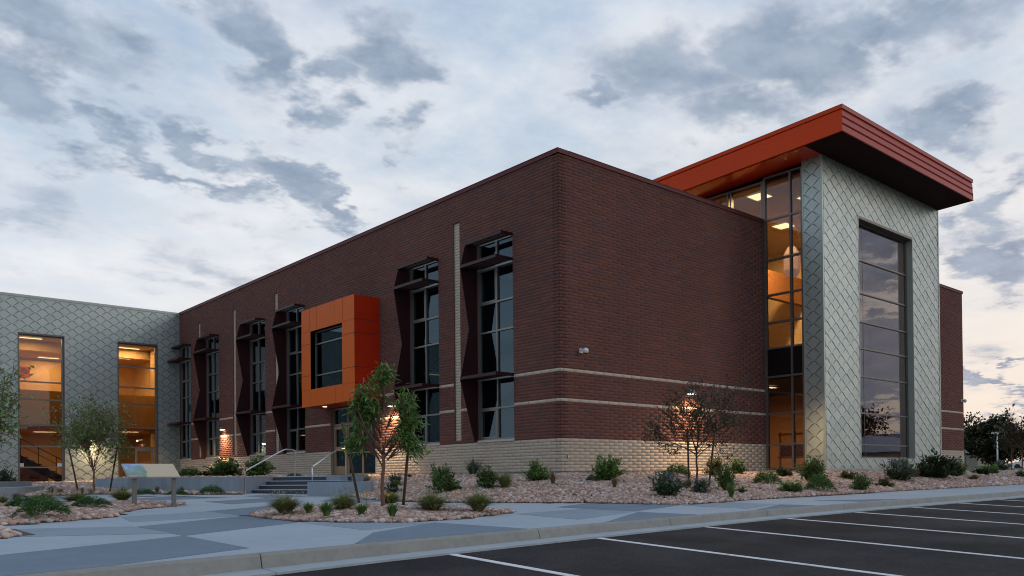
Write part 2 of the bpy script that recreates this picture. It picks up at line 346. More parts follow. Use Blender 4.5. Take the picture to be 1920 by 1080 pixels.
# ------------------------------------------------------------------ ground heights
def plaza_z(x, y): return -.68 + .0052 * x + .0136 * y
def lot_z(x, y): return -.5525 + .0052 * x + .0419 * y
FX = [-60, -40, -25, -18, -14.87, -12.13, -8.36, -4, 0, 70]
FY = [-24, -17, -12.7, -11.15, -10.55, -10.2, -9.85, -9.56, -9.45, -9.45]
def front_y(x): return float(np.interp(x, FX, FY))
BED = [(-5.0, 3.6), (-6.0, .75), (-5.78, -1.58), (-4.85, -3.2), (-3.5, -4.9), (-2.91, -6.8), (-2.03, -7.1), (0, -6.75), (2.26, -6.7), (9.1, -6.5), (30, -6.5), (62, -6.5)]
HOUSE = [((0, 11), (0, 0)), ((0, 0), (10.73, 0)), ((10.73, -2.57), (20.6, -2.57)), ((20.6, .25), (30.05, .25)), ((30.05, .25), (62, .25))]
def segd(px, py, segs):
    d = 1e9
    for (ax, ay), (bx, by) in segs:
        vx, vy = bx - ax, by - ay; L = vx * vx + vy * vy
        t = np.clip(((px - ax) * vx + (py - ay) * vy) / L, 0, 1)
        d = np.minimum(d, np.hypot(px - ax - t * vx, py - ay - t * vy))
    return d
BSEG = list(zip(BED[:-1], BED[1:]))
def bank_z(x, y):
    x = np.asarray(x, float); y = np.asarray(y, float)
    de = segd(x, y, BSEG); dw = segd(x, y, HOUSE); t = de / (de + dw + 1e-6)
    top = -.10 - .07 * np.clip((x - 22) / 10, 0, 1)
    t = 1 - (1 - t) ** 1.25
    return plaza_z(x, y) * (1 - t) + top * t + .012 + .03 * np.sin(x * 1.7 + y) * np.sin(y * 2.1) * np.minimum(de, 1)
def inpoly(x, y, poly):
    x = np.asarray(x); y = np.asarray(y); ins = np.zeros(x.shape, bool); n = len(poly)
    for i in range(n):
        x1, y1 = poly[i]; x2, y2 = poly[(i + 1) % n]
        c_ = ((y1 > y) != (y2 > y)) & (x < (x2 - x1) * (y - y1) / ((y2 - y1) if y2 != y1 else 1e-9) + x1); ins ^= c_
    return ins

# far terrain
def ground_z(x, y):
    z = np.where(y > -9.6, -.68 + .0052 * np.clip(x, -40, 34) + .0136 * np.clip(y, -10, 36), np.minimum(lot_z(x, np.clip(y, -45, -9)), plaza_z(x, -10)))
    far = np.clip((x - 34) / 50, 0, 1)
    z = z + far * .62 * np.clip((y + 5) / 8, 0, 1) - .10 - .28 * np.clip((-3 - y) / 2, 0, 1)
    return z
gx = np.unique(np.concatenate([np.linspace(-900, -70, 18), np.linspace(-70, 120, 77), np.linspace(120, 1500, 24)]))
gy = np.unique(np.concatenate([np.linspace(-900, -60, 18), np.linspace(-60, -12, 13), [-10.5, -9.9, -9.5, -9], np.linspace(-6, 80, 30), np.linspace(100, 1300, 20)]))
GX, GY = np.meshgrid(gx, gy, indexing='ij'); V = np.stack([GX, GY, ground_z(GX, GY)], -1).reshape(-1, 3)
ny = len(gy); I, J = np.meshgrid(np.arange(len(gx) - 1), np.arange(ny - 1), indexing='ij'); q = (I * ny + J).ravel()
me = np_mesh('ground', V, np.stack([q, q + ny, q + ny + 1, q + 1], 1), M['lawn'], True)
g = link('ground', me); g['kind'] = 'structure'

def sheet(poly, zf, dz, thick=.05):
    """flat polygon slab whose top follows zf (a plane)"""
    mb = MB(); mb.prism([(x, y, zf(x, y) + dz) for x, y in poly], (0, 0, -thick)); return mb
# parking lot
xs = list(range(-58, 70, 2))
poly = [(x, front_y(x) - .38) for x in xs] + [(68, -40), (-58, -40)]
lot = structure('parking_lot', sheet(poly, lot_z, 0, .08), M['asphalt'])
# bay lines
for i in range(20):
    x = -11.15 - 5.4 + 2.68 * i + .02
    y0 = front_y(x) - .39
    if x < -12.5: continue
    mb = MB(); pl_ = [(x - .052, y0), (x + .052, y0), (x + .052, y0 - 5.15), (x - .052, y0 - 5.15)]
    mb.prism([(a, b_, lot_z(a, b_) + .006) for a, b_ in pl_], (0, 0, -.005)); part('bay_line', mb, M['paint'], lot)
# plaza
BACK = 34.2
poly = [(x, front_y(x) + .15) for x in xs] + [(68, -6.2), (0, -6.2), (0, BACK), (-45, BACK), (-58, -5)]
plaza = structure('plaza_pavement', sheet(poly, plaza_z, 0, .1), M['concrete'])
def fr(x, o=.16): return (x, front_y(x) + o)
DARK = [
    [(-13.15, -5.19), (-13.21, -7.42), (-11.08, -6.1), (-11.0, -3.7)],
    [(-13.21, -7.42), (-13.26, -9.66), (-14.83, fr(-14.83)[1]), (-16.5, fr(-16.5)[1]), (-16.5, -9.1), (-14.23, -7.96)],
    [(-9.6, -7.73), fr(-9.42), fr(-11.0), fr(-12.2), (-11.25, -8.78)],
    [(-5.22, -5.63), (-3.2, -4.75), (-2.86, -6.75), (-2.91, -7.09), (-5.26, -7.97)],
    [(-5.36, -8.13), fr(-5.28), fr(-7.0), fr(-7.75)],
    [fr(-3.37), (-1.23, -8.5), fr(-1.14)],
    [(-10.89, -1.6), (-10.98, -3.56), (-9.2, -2.3), (-9.0, -.3)],
    [(-9.3, 3.1), (-9.35, 1.2), (-7.4, 2.2), (-7.3, 4.1)],
    [(-11.2, 6.0), (-11.3, 4.0), (-8.2, 5.6), (-8.1, 7.9)],
    [(-7.2, 1.1), (-7.3, -.9), (-6.0, -.2), (-6.1, 1.4), (-6.0, 2.6)],
    [(-7.1, 6.2), (-7.2, 3.9), (-5.9, 4.5), (-5.9, 6.9)],
    [(1.0, -8.0), (1.1, -9.2), (3.1, -9.25)],
    [(-13.3, 9.6), (-13.2, 7.4), (-10.9, 8.7), (-10.9, 10.9)],
]
MID = [
    [(-14.75, -6.0), (-14.6, -4.3), (-13.17, -5.1), (-13.19, -6.9)],
    [(-12.6, -2.3), (-12.9, -4.0), (-11.0, -3.62), (-10.9, -1.66)],
    [(-7.3, -6.9), (-7.6, -8.9), (-5.4, -8.05), (-5.27, -6.6)],
    [(-11.05, -6.2), (-11.1, -8.3), (-9.6, -7.8), (-10.9, -6.4)],
    [(-3.0, -7.2), (-3.1, -9.0), (-1.2, -8.4), (-1.1, -7.05)],
]
for k, pol in enumerate(DARK):
    part('paving_panel', sheet(pol, plaza_z, .005, .02), M['conc_dark'], plaza, label='dark grey concrete paving panel')
for k, pol in enumerate(MID):
    part('paving_panel', sheet(pol, plaza_z, .005, .02), M['conc_mid'], plaza, label='mid grey concrete paving panel')

# curb and gutter
curb = bpy.data.objects.new('curb', None); col.objects.link(curb); curb['kind'] = 'structure'
jx = [-42.0, -38, -34, -30, -26, -22.6, -19.6, -16.4, -13.42, -9.35] ; x = -9.35
while x < 64: x += 3.05; jx.append(x)
for a, b_ in zip(jx[:-1], jx[1:]):
    pr = []; n = 6
    for i in range(n + 1):
        x = a + .006 + (b_ - a - .012) * i / n; y = front_y(x); zt = plaza_z(x, y + .15) + .002; zb = lot_z(x, y) + .01
        pr.append([(x, y + .15, zt), (x, y + .025, zt), (x, y, zt - .022), (x, y - .035, zb + .015), (x, y - .36, zb - .01), (x, y - .36, zb - .1), (x, y + .15, zb - .1)])
    mb = MB(); vs = [p for r in pr for p in r]; fs = []
    for i in range(n):
        for k in range(7):
            k2 = (k + 1) % 7; fs.append((i * 7 + k, i * 7 + k2, (i + 1) * 7 + k2, (i + 1) * 7 + k))
    fs += [tuple(range(7))[::-1], tuple(n * 7 + k for k in range(7))]; mb.add(vs, fs)
    part('curb_segment', mb, M['curb'], curb)
    # gutter pan strip
    mb = MB(); pr = []
    for i in range(n + 1):
        x = a + .004 + (b_ - a - .008) * i / n; y = front_y(x); zb = lot_z(x, y) + .01
        pr += [(x, y - .045, zb + .014), (x, y - .375, zb - .002), (x, y - .375, zb - .05), (x, y - .045, zb - .05)]
    fs = []
    for i in range(n):
        for k in range(4): k2 = (k + 1) % 4; fs.append((i * 4 + k, i * 4 + k2, (i + 1) * 4 + k2, (i + 1) * 4 + k))
    mb.add(pr, fs); part('gutter_pan', mb, M['gutter'], curb)

# ------------------------------------------------------------------ THE BUILDING
school = thing('school_building', 'two-storey brick and zinc school building with a red-roofed tower at its right', 'building')
CH = .1016; BLN = .43; TOP = 9.67
def brick_set(face, c, ua, ub, holes, z_top=TOP, strip=(), phase=0.0):
    """returns (lo,hi,kind) arrays of bricks"""
    red = []; cream = []; n = int(round(z_top / CH))
    for k in range(n):
        z0 = k * CH + .004; z1 = (k + 1) * CH - .004; zc = (z0 + z1) / 2
        if z1 > z_top: z1 = z_top
        blk = sorted([(h[0], h[1]) for h in holes if h[2] < zc < h[3]])
        spans = []; u = ua
        for h0, h1 in blk:
            if h0 > u: spans.append((u, h0))
            u = max(u, h1)
        if u < ub: spans.append((u, ub))
        isc = k < 10 or k in (21, 30)
        off = (k % 2) * BLN / 2 + phase
        for s0, s1 in spans:
            i = math.floor((s0 - off) / BLN)
            while True:
                a = max(s0, off + i * BLN + .005); b_ = min(s1, off + (i + 1) * BLN - .005); i += 1
                if a >= s1 - .012: break
                if b_ - a < .02: continue
                (cream if isc else red).append((a, b_, z0, z1))
    return red, cream
def bricks_mesh(face, c, arr, proud=.006, jit=.002):
    A = np.array(arr); n = len(A); d = proud + rng.uniform(-jit, jit, n); z = np.zeros(n) - .002
    def pt(u, zz, dd): return np.stack([c - dd, u, zz], 1) if face == 'L' else np.stack([u, c - dd, zz], 1)
    e = .004
    V = np.stack([pt(A[:, 0], A[:, 2], z), pt(A[:, 1], A[:, 2], z), pt(A[:, 1], A[:, 3], z), pt(A[:, 0], A[:, 3], z),
                  pt(A[:, 0] + e, A[:, 2] + e, d), pt(A[:, 1] - e, A[:, 2] + e, d), pt(A[:, 1] - e, A[:, 3] - e, d), pt(A[:, 0] + e, A[:, 3] - e, d)], 1).reshape(-1, 3)
    F = np.array([(4, 5, 6, 7), (0, 1, 5, 4), (1, 2, 6, 5), (2, 3, 7, 6), (3, 0, 4, 7)])
    if face == 'L': F = F[:, ::-1]
    return V, (np.arange(n)[:, None, None] * 8 + F[None]).reshape(-1, 4)
def hole_wall(mb, face, c, ua, ub, za, zb, holes, d0, d1):
    us = sorted(set([ua, ub] + [h[0] for h in holes] + [h[1] for h in holes])); us = [u for u in us if ua <= u <= ub]
    for u0, u1 in zip(us[:-1], us[1:]):
        blk = sorted([(max(za, h[2]), min(zb, h[3])) for h in holes if h[0] < (u0 + u1) / 2 < h[1] and h[2] < zb and h[3] > za]); z = za
        for h0, h1 in blk:
            if h0 > z: fbox(mb, face, c, u0, u1, z, h0, d0, d1)
            z = max(z, h1)
        if z < zb: fbox(mb, face, c, u0, u1, z, zb, d0, d1)
    return mb
WIN = [(2.24, 4.18), (6.5, 8.42), (17.27, 19.2), (21.6, 23.5), (27.68, 29.6), (32.03, 33.9)]
STRIPS = [(5.17, 5.57), (20.1, 20.5), (25.3, 25.7), (30.45, 30.85)]
holesL = [(a, b_, 1.016, 7.72) for a, b_ in WIN] + [(11.05, 14.82, 0, 2.95), (10.7, 15.2, 2.95, 6.9)]
holesLs = holesL + [(a, b_, 1.118, 8.74) for a, b_ in STRIPS]
nb = {'brick': 0}
def brick_wall(face, c, ua, ub, holes, bholes, single, phase=0.0):
    """part brick_wall: backing wall with bricks as sub-parts (single(u,z) picks the nearest ones)"""
    mbw = MB(); hole_wall(mbw, face, c, ua, ub, 1.016, TOP, holes, -.30, 0)
    w = part('brick_wall', mbw, M['mortar'], school)
    us_ = [ua] + ([11.05, 14.82] if face == 'L' else []) + [ub]
    for a_, b2_ in zip(us_[::2], us_[1::2]):
        mbw = MB(); fbox(mbw, face, c, a_, b2_, 0.0, 1.016, -.30, 0); part('mortar_bed', mbw, M['mortar_cream'], w)
    red, cream = brick_set(face, c, ua, ub, bholes, phase=phase)
    for arr, mt in ((red, M['brick']), (cream, M['brick_cream'])):
        sing = [r for r in arr if single((r[0] + r[1]) / 2, r[2])]; rest = [r for r in arr if not single((r[0] + r[1]) / 2, r[2])]
        if rest:
            V, F = bricks_mesh(face, c, rest); o = link('bricks', np_mesh('bricks', V, F, mt), w); o['kind'] = 'stuff'
        cache = {}
        for r in sing:
            key = round(r[1] - r[0], 3)
            if key not in cache:
                V, F = bricks_mesh(face, 0.0, [(0, r[1] - r[0], 0, r[3] - r[2])], jit=0); cache[key] = np_mesh('brick', V, F, mt)
            o = link('brick', cache[key], w, P(face, c, r[0], r[2], rng.uniform(-.0025, .0025))); nb['brick'] += 1
    # recessed cream strips
    return w
wallL = brick_wall('L', 0.0, 0.0, 33.93, holesL + [(a, b_, 1.118, 8.74) for a, b_ in STRIPS], holesLs, lambda u, z: u < 2.1 and z < 2.3)
for a, b_ in STRIPS:
    mb = MB(); fbox(mb, 'L', 0, a, b_, 1.118, 8.74, -.25, -.055); s_ = part('recessed_strip', mb, M['mortar_cream'], school)
    arr = [(a + .006, b_ - .006, k * CH + .005, (k + 1) * CH - .005) for k in range(11, 86)]
    V, F = bricks_mesh('L', .055, arr); o = link('bricks', np_mesh('bricks', V, F, M['brick_cream']), s_); o['kind'] = 'stuff'
wallF = brick_wall('F', 0.0, 0.0, 10.73, [], [], lambda u, z: u < 4.6 and z < 1.9, phase=.12)
wallR = brick_wall('F', .25, 20.62, 30.05, [], [], lambda u, z: False, phase=.05)
# side return of the right wing + roof decks
mb = MB(); mb.box((29.75, .56, -.3), (30.04, 26, TOP)); mb.box((.3, .3, 9.2), (10.5, 33.6, 9.35)); mb.box((20.9, .56, 9.2), (29.75, 26, 9.35)); mb.box((10.45, 25.7, -.3), (29.74, 26, TOP)); part('rear_wall', mb, M['mortar'], school)
# foundation
mb = MB(); mb.box((.02, .02, -.5), (10.73, .3, -.002)); mb.box((.02, .3, -.5), (.3, 33.93, -.002)); mb.box((20.62, .27, -.5), (30.05, .5, -.002)); mb.box((10.78, -2.5, -.5), (20.55, -2.2, .0)); mb.box((10.78, -2.2, -.5), (11, 0, .0))
part('foundation', mb, M['found'], school)
# copings, in lengths of sheet metal
def coping(face, c, ua, ub, skip=0):
    u = ua
    while u < ub - .01:
        v = min(u + 3.04, ub); mb = MB(); fbox(mb, face, c, u + .003, v - .003, TOP, TOP + .125, -.40, .045); fbox(mb, face, c, u + .003, v - .003, TOP + .125, TOP + .14, -.40, .055)
        part('coping', mb, M['coping'], school); u = v
coping('L', 0, -.045, 33.88); coping('F', 0, .41, 10.70); coping('F', .25, 20.64, 30.1)

# windows ------------------------------------------------------------
def window(face, c, u0, u1, z0, z1, vs, hs, rec, mt, gl, fw_=.055, dep=.11, skip=(), parent=None, vspan=None):
    """part window (frame) > mullion, pane"""
    mb = MB()
    fbox(mb, face, c, u0, u0 + fw_, z0, z1, -rec - dep, -rec); fbox(mb, face, c, u1 - fw_, u1, z0, z1, -rec - dep, -rec)
    fbox(mb, face, c, u0 + fw_, u1 - fw_, z1 - fw_, z1, -rec - dep, -rec); fbox(mb, face, c, u0 + fw_, u1 - fw_, z0, z0 + fw_, -rec - dep, -rec)
    w = part('window', mb, mt, parent or school)
    for v in vs:
        mb = MB(); fbox(mb, face, c, v - fw_ / 2, v + fw_ / 2, z0 + fw_, z1 - fw_, -rec - dep, -rec + .004); part('mullion', mb, mt, w)
    ed = [u0 + fw_] + list(vs) + [u1 - fw_]
    for h in hs:
        for a, b_ in zip(ed[:-1], ed[1:]):
            a2 = a + (fw_ / 2 if a in vs else 0); b2 = b_ - (fw_ / 2 if b_ in vs else 0)
            mb = MB(); fbox(mb, face, c, a2, b2, h - fw_ / 2, h + fw_ / 2, -rec - dep, -rec + .002); part('transom', mb, mt, w)
    hz = [z0 + fw_] + list(hs) + [z1 - fw_]
    for i, (a, b_) in enumerate(zip(ed[:-1], ed[1:])):
        for j, (p, q_) in enumerate(zip(hz[:-1], hz[1:])):
            gm = gl((i, j)) if callable(gl) else gl
            mb = MB(); t = rng.uniform(-.002, .002)
            fbox(mb, face, c, a + fw_ / 2 * (a in vs), b_ - fw_ / 2 * (b_ in vs), p + fw_ / 2 * (p in hs), q_ - fw_ / 2 * (q_ in hs), -rec - .06 + t, -rec - .052 + t); part('pane', mb, gm, w)
    return w
SH = [7.66, 6.86, 3.14]        # shelf heights
for wi, (a, b_) in enumerate(WIN):
    mid = a + .95
    w = window('L', 0, a, b_, 1.09, 7.72, [mid], [2.14, 3.12, 4.70, 5.66, 6.84], .07, M['mull'], M['glass_blue'], .06)
    # opening sashes: one upper, one lower on the far light
    for (p, q_) in ((1.15, 2.11), (5.69, 6.81)):
        mb = MB(); u0, u1 = mid + .03, b_ - .06
        for r in ((u0, u0 + .05, p, q_), (u1 - .05, u1, p, q_), (u0 + .05, u1 - .05, p, p + .05), (u0 + .05, u1 - .05, q_ - .05, q_)): fbox(mb, 'L', 0, *r, -.12, -.055)
        part('sash', mb, M['mull'], w)
    mb = MB(); fbox(mb, 'L', 0, a - .04, b_ + .10, 1.018, 1.088, -.10, .045); part('stone_sill', mb, M['sill'], school)
    # sunshade: folded steel fin on the far jamb with three shelves
    mb = MB()
    if wi < 5:
        yf = b_ + .015
        prof = [(0, 7.70), (.48, 7.66), (.69, 6.85), (.35, 4.84), (.72, 3.09), (.15, 1.03), (0, 1.03)]
        mb.prism([(-d, yf, z) for d, z in prof], (0, -.022, 0))
    else:
        fbox(mb, 'L', 0, b_ - .012, b_ + .01, 1.1, 7.7, 0, .02)
    sh = part('sunshade', mb, M['fin'], school)
    for d, z in zip((.49, .70, .73), SH):
        mb = MB(); y0, y1 = a - .02, b_ - .008; t = .022
        fbox(mb, 'L', 0, y0, y1, z - .045, z + .055, d - t, d)                  # front flange
        fbox(mb, 'L', 0, y0, y0 + t, z - .045, z + .055, .012, d - t)           # side flange
        fbox(mb, 'L', 0, y1 - t, y1, z - .045, z + .055, .012, d - t)
        part('shelf', mb, M['fin'], sh)
        nl = 1 if z > 3.2 else 4
        for k in range(4):
            d0 = .06 + k * (d - .1) / 4
            if z > 7 and k in (0,): continue
            mb = MB(); fbox(mb, 'L', 0, y0 + t, y1 - t, z - .02, z - .005, d0, d0 + (d - .1) / 4 * (.80 if z < 7 else .62)); part('louvre_blade', mb, M['fin'], sh)
# entrance: door with sidelights under the orange bay
w = window('L', 0, 11.08, 14.80, 0.0, 2.86, [12.3, 13.5], [2.14], .12, M['mull_bronze'], M['glass_blue'], .07)
mb = MB(); u0, u1 = 13.56, 14.71
for r in ((u0, u0 + .12, .03, 2.08), (u1 - .12, u1, .03, 2.08), (u0 + .12, u1 - .12, .03, .38), (u0 + .12, u1 - .12, 1.02, 1.2), (u0 + .12, u1 - .12, 1.95, 2.08)): fbox(mb, 'L', 0, *r, -.17, -.10)
dr = part('door', mb, M['mull_bronze'], school)
mb = MB(); mb.tube([(.06, 13.64, .95), (.02, 13.64, .95), (.02, 13.64, 1.25), (.06, 13.64, 1.25)], .014); part('door_handle', mb, M['steel'], dr)
for hz in (.9,):
    mb = MB(); fbox(mb, 'L', 0, 11.2, 13.4, hz, hz + .05, -.17, -.112); part('push_rail', mb, M['mull_bronze'], w)

# orange projecting bay ------------------------------------------------
BX, BY0, BY1, BZ0, BZ1 = 1.10, 10.64, 15.22, 2.87, 6.97
WY0, WY1, WZ0, WZ1 = 11.62, 14.38, 3.58, 6.0
mb = MB()
for r in ((BY0 + .02, WY0, BZ0 + .02, BZ1 - .02), (WY1, BY1 - .02, BZ0 + .02, BZ1 - .02), (WY0, WY1, BZ0 + .02, WZ0), (WY0, WY1, WZ1, BZ1 - .02)): fbox(mb, 'L', 0, *r, BX - .2, BX - .012)
fbox(mb, 'L', 0, BY0 + .012, BY0 + .12, BZ0 + .02, BZ1 - .02, 0, BX - .2); fbox(mb, 'L', 0, BY1 - .12, BY1 - .012, BZ0 + .02, BZ1 - .02, 0, BX - .2)
fbox(mb, 'L', 0, BY0 + .12, BY1 - .12, BZ1 - .12, BZ1 - .012, 0, BX - .2)
bay = part('window_bay', mb, M['joint'], school, label='orange metal-clad bay with one large window')
g_ = .011
ys = [BY0, WY0 - .06, 12.2, 13.82, WY1 + .06, BY1]
for ya, yb in zip(ys[:-1], ys[1:]):
    for za, zb in ((WZ1 + .03, BZ1), (BZ0, WZ0 - .03)):
        mb = MB(); fbox(mb, 'L', 0, ya + g_ * (ya > BY0), yb - g_, za, zb, BX - .012, BX); part('panel', mb, M['orange'], bay)
for ya, yb in ((BY0, WY0 - .06), (WY1 + .06, BY1)):
    for za, zb in ((WZ0 - .03, 4.17), (4.17, 5.49), (5.49, WZ1 + .03)):
        mb = MB(); fbox(mb, 'L', 0, ya, yb, za + g_, zb - g_, BX - .012, BX); part('panel', mb, M['orange'], bay)
for za, zb in ((BZ0, 3.58), (3.58, 4.17), (4.17, 5.49), (5.49, 6.02), (6.02, BZ1)):
    mb = MB(); mb.box((-BX + .0125, BY0, za + g_), (0, BY0 + .012, zb - g_)); part('panel', mb, M['red'], bay, label='deep red side panel')
    mb = MB(); mb.box((-BX + .0125, BY1 - .012, za + g_), (0, BY1, zb - g_)); part('panel', mb, M['red'], bay)
mb = MB()      # window reveal
for r in ((WY0 - .058, WY0, WZ0, WZ1), (WY1, WY1 + .058, WZ0, WZ1), (WY0 - .058, WY1 + .058, WZ1, WZ1 + .028), (WY0 - .058, WY1 + .058, WZ0 - .028, WZ0)): fbox(mb, 'L', 0, *r, BX - .30, BX - .0005)
part('reveal', mb, M['orange'], bay)
mb = MB(); fbox(mb, 'L', 0, BY0 + .012, BY1 - .012, BZ0, BZ0 + .02, 0.002, BX - .012); part('soffit', mb, M['roof'], bay)
window('L', -BX, WY0, WY1, WZ0, WZ1, [], [4.17, 5.47], .2, M['mull'], M['glass_blue'], .05)
mb = MB(); mb.add([], []); 
for k in range(1):
    mb.tube([(-.62, 14.1, BZ0 - .012), (-.62, 14.1, BZ0 - .002)], .09, 14)
part('downlight', mb, M['lampin'], bay)

# shingled walls ------------------------------------------------------
TW, TH = .69, .465
def shingle_pts():
    w, h = TW / 2 - .0022, TH / 2 - .001
    return [(.024, h - .022), (-.024, h - .022), (-w + .085, .022), (-w, .008), (-w + .002, -.008), (-w + .085, -.028), (-.075, -h + .028), (-.028, -h), (.028, -h), (.075, -h + .028), (w - .085, -.028), (w - .002, -.008), (w, .008), (w - .085, .022)]
SP = shingle_pts()
def clip_poly(pts, u0, u1, z0, z1):
    def clip(pts, f, inter):
        out = []
        for i in range(len(pts)):
            a, b_ = pts[i - 1], pts[i]; fa, fb = f(a), f(b_)
            if fb >= 0:
                if fa < 0: out.append(tuple(a[k] + (b_[k] - a[k]) * fa / (fa - fb) for k in range(2)))
                out.append(b_)
            elif fa >= 0: out.append(tuple(a[k] + (b_[k] - a[k]) * fa / (fa - fb) for k in range(2)))
        return out
    for f in (lambda p: p[0] - u0, lambda p: u1 - p[0], lambda p: p[1] - z0, lambda p: z1 - p[1]):
        if len(pts) < 3: return []
        pts = clip(pts, f, None)
    return pts
def shingle_mb(mb, face, c, cu, cz, rects):
    base = [(cu + a, cz + b_) for a, b_ in SP]
    us = [p[0] for p in base]; zs = [p[1] for p in base]; ok = False
    for (u0, u1, z0, z1) in rects:
        if max(us) < u0 or min(us) > u1 or max(zs) < z0 or min(zs) > z1: continue
        pts = clip_poly(base, u0, u1, z0, z1)
        cl_ = []
        for p in pts:
            if not cl_ or math.dist(p, cl_[-1]) > 1e-5: cl_.append(p)
        if len(cl_) > 2 and math.dist(cl_[0], cl_[-1]) < 1e-5: cl_.pop()
        if len(cl_) < 3: continue
        ta, tb = rng.uniform(-.006, .006, 2); dep = lambda z, u=cu: .007 + (.018 + tb) * (1 - (z - (cz - TH / 2)) / TH) + ta * (u - cu) * 2
        n = len(cl_)
        vs = [P(face, c, u, z, dep(z, u)) for u, z in cl_] + [P(face, c, u, z, -.002) for u, z in cl_]
        fs = [tuple(range(n)) if face == 'F' else tuple(range(n))[::-1]] + [(i, (i + 1) % n, n + (i + 1) % n, n + i) for i in range(n)]
        mb.add(vs, fs); ok = True
    return ok
def shingle_wall(parent, face, c, ua, ub, za, zb, hole, nsingle, ph=(0, 0), order=None):
    u_h = hole or []
    # rectangles left when holes are cut out
    us = sorted(set([ua, ub] + [h[0] for h in u_h] + [h[1] for h in u_h])); rects = []
    for a, b_ in zip(us[:-1], us[1:]):
        z = za
        for h in sorted([h for h in u_h if h[0] < (a + b_) / 2 < h[1]], key=lambda h: h[2]):
            if h[2] > z: rects.append((a, b_, z, h[2]))
            z = max(z, h[3])
        if z < zb: rects.append((a, b_, z, zb))
    cs = []; j = -1
    while za + ph[1] + j * TH / 2 < zb + TH:
        i = -1
        while ua + ph[0] + (i + (j % 2) * .5) * TW < ub + TW:
            cs.append((ua + ph[0] + (i + (j % 2) * .5) * TW, za + ph[1] + j * TH / 2)); i += 1
        j += 1
    if order: cs.sort(key=order)
    rest = MB(); k = 0
    for cu, cz in cs:
        if k < nsingle:
            mb = MB()
            if shingle_mb(mb, face, c, cu, cz, rects): part('shingle', mb, M['zinc'], parent); k += 1
        else: shingle_mb(rest, face, c, cu, cz, rects)
    if rest.v: part('shingles', rest, M['zinc'], parent, kind='stuff')
# tower
TX0, TX1, TY, TZ = 10.73, 20.6, -2.57, 11.68
hole = (13.36, 18.02, .42, 9.92)
mb = MB(); hole_wall(mb, 'F', TY, TX0 + .02, TX1, 0, TZ, [hole], -.22, 0)
mb.box((TX0 + .02, TY + .22, 0), (TX0 + .25, -1.78, TZ)); mb.box((TX1 - .25, TY + .22, 0), (TX1 - .002, .24, TZ))
tw = part('tower_wall', mb, M['joint'], school)
shingle_wall(tw, 'F', TY, TX0 + .1, TX1 - .08, .05, TZ + .02, [hole], 240, (.1, .12), lambda p: math.dist(p, (11, 2)))
shingle_wall(tw, 'L', TX0 + .02, TY + .06, -1.80, .05, TZ - .0, [], 60, (.36, .05), lambda p: p[1])
mb = MB(); mb.box((TX0 - .012, TY - .03, 0), (TX0 + .06, TY + .05, TZ)); part('corner_trim', mb, M['zinc_trim'], tw)
mb = MB(); mb.box((TX1 - .07, TY - .03, 0), (TX1 + .02, TY + .06, TZ)); part('corner_trim', mb, M['zinc_trim'], tw)
mb = MB(); mb.box((TX0 - .01, -1.80, 0), (TX0 + .08, -1.75, TZ)); part('edge_trim', mb, M['zinc_trim'], tw)
mb = MB(); mb.box((TX0 + .061, TY - .035, -.02), (TX1 - .071, TY + .02, .05)); part('base_trim', mb, M['zinc_trim'], tw)
mb = MB(); h = hole
for r in ((h[0], h[0] + .03, h[2], h[3]), (h[1] - .03, h[1], h[2], h[3]), (h[0] + .03, h[1] - .03, h[2], h[2] + .03)): fbox(mb, 'F', TY, *r, -.34, .03)
part('window_reveal', mb, M['zinc_trim'], tw)
mb = MB(); fbox(mb, 'F', TY, h[0] + .03, h[1] - .03, h[3] - .10, h[3], -.34, .03); part('window_head', mb, M['mull_dark'], tw)
window('F', TY, h[0] + .03, h[1] - .03, h[2] + .03, h[3] - .10, [], [.99, 2.24, 3.70, 4.82, 5.88, 7.02, 8.33], .24, M['mull_dark'], M['glass_tow'], .06)
for xj in (14.25, 17.32):
    mb = MB(); fbox(mb, 'F', TY, xj - .009, xj + .009, h[2] + .09, h[3] - .16, -.30, -.285); part('glazing_joint', mb, M['mull_dark'], tw)
# curtain wall on the tower side, running up above the brick parapet
def curp(k): return M['black'] if k[1] == 3 else M['glass_cur']
window('L', TX0, -1.745, -.03, 0.02, 11.44, [-1.21], [1.0, 2.20, 3.62, 4.72, 5.72, 6.80, 8.17, 9.75], .0, M['mull_dark'], curp, .07, .14)
window('L', TX0, .03, 6.4, 9.36, 11.32, [1.54, 1.70, 4.1], [], .0, M['mull_dark'], M['glass_cur'], .07, .14)
mb = MB(); mb.box((TX0, -.03, 0), (TX0 + .14, .03, 11.36)); part('corner_mullion', mb, M['mull_dark'], school)
mb = MB(); mb.box((TX0, 6.4, 9.3), (TX0 + .2, 12, 11.2)); part('clerestory_wall', mb, M['zinc_trim'], school)
# roof: gently rising slab with folded fascia
RX0, RX1, RY0, RY1 = 9.57, 20.62, -4.10, 13.0
sz = lambda y: 11.71 - .046 * (y - RY0) * .85
def roofprism(x0, x1, zlo, zhi, y0, y1):
    return [(x0, y0, sz(y0) + zlo), (x1, y0, sz(y0) + zlo), (x1, y1, sz(y1) + zlo), (x0, y1, sz(y1) + zlo), (x0, y0, sz(y0) + zhi), (x1, y0, sz(y0) + zhi), (x1, y1, sz(y1) + zhi), (x0, y1, sz(y1) + zhi)]
BF = [(3, 2, 1, 0), (4, 5, 6, 7), (0, 1, 5, 4), (1, 2, 6, 5), (2, 3, 7, 6), (3, 0, 4, 7)]
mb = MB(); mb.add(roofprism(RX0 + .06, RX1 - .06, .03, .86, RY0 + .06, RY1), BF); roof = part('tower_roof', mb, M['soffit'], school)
mb = MB(); mb.add(roofprism(RX0 + .061, RX1 - .061, 0.0, .029, RY0 + .061, TY - .002), BF); part('soffit', mb, M['soffit'], roof)
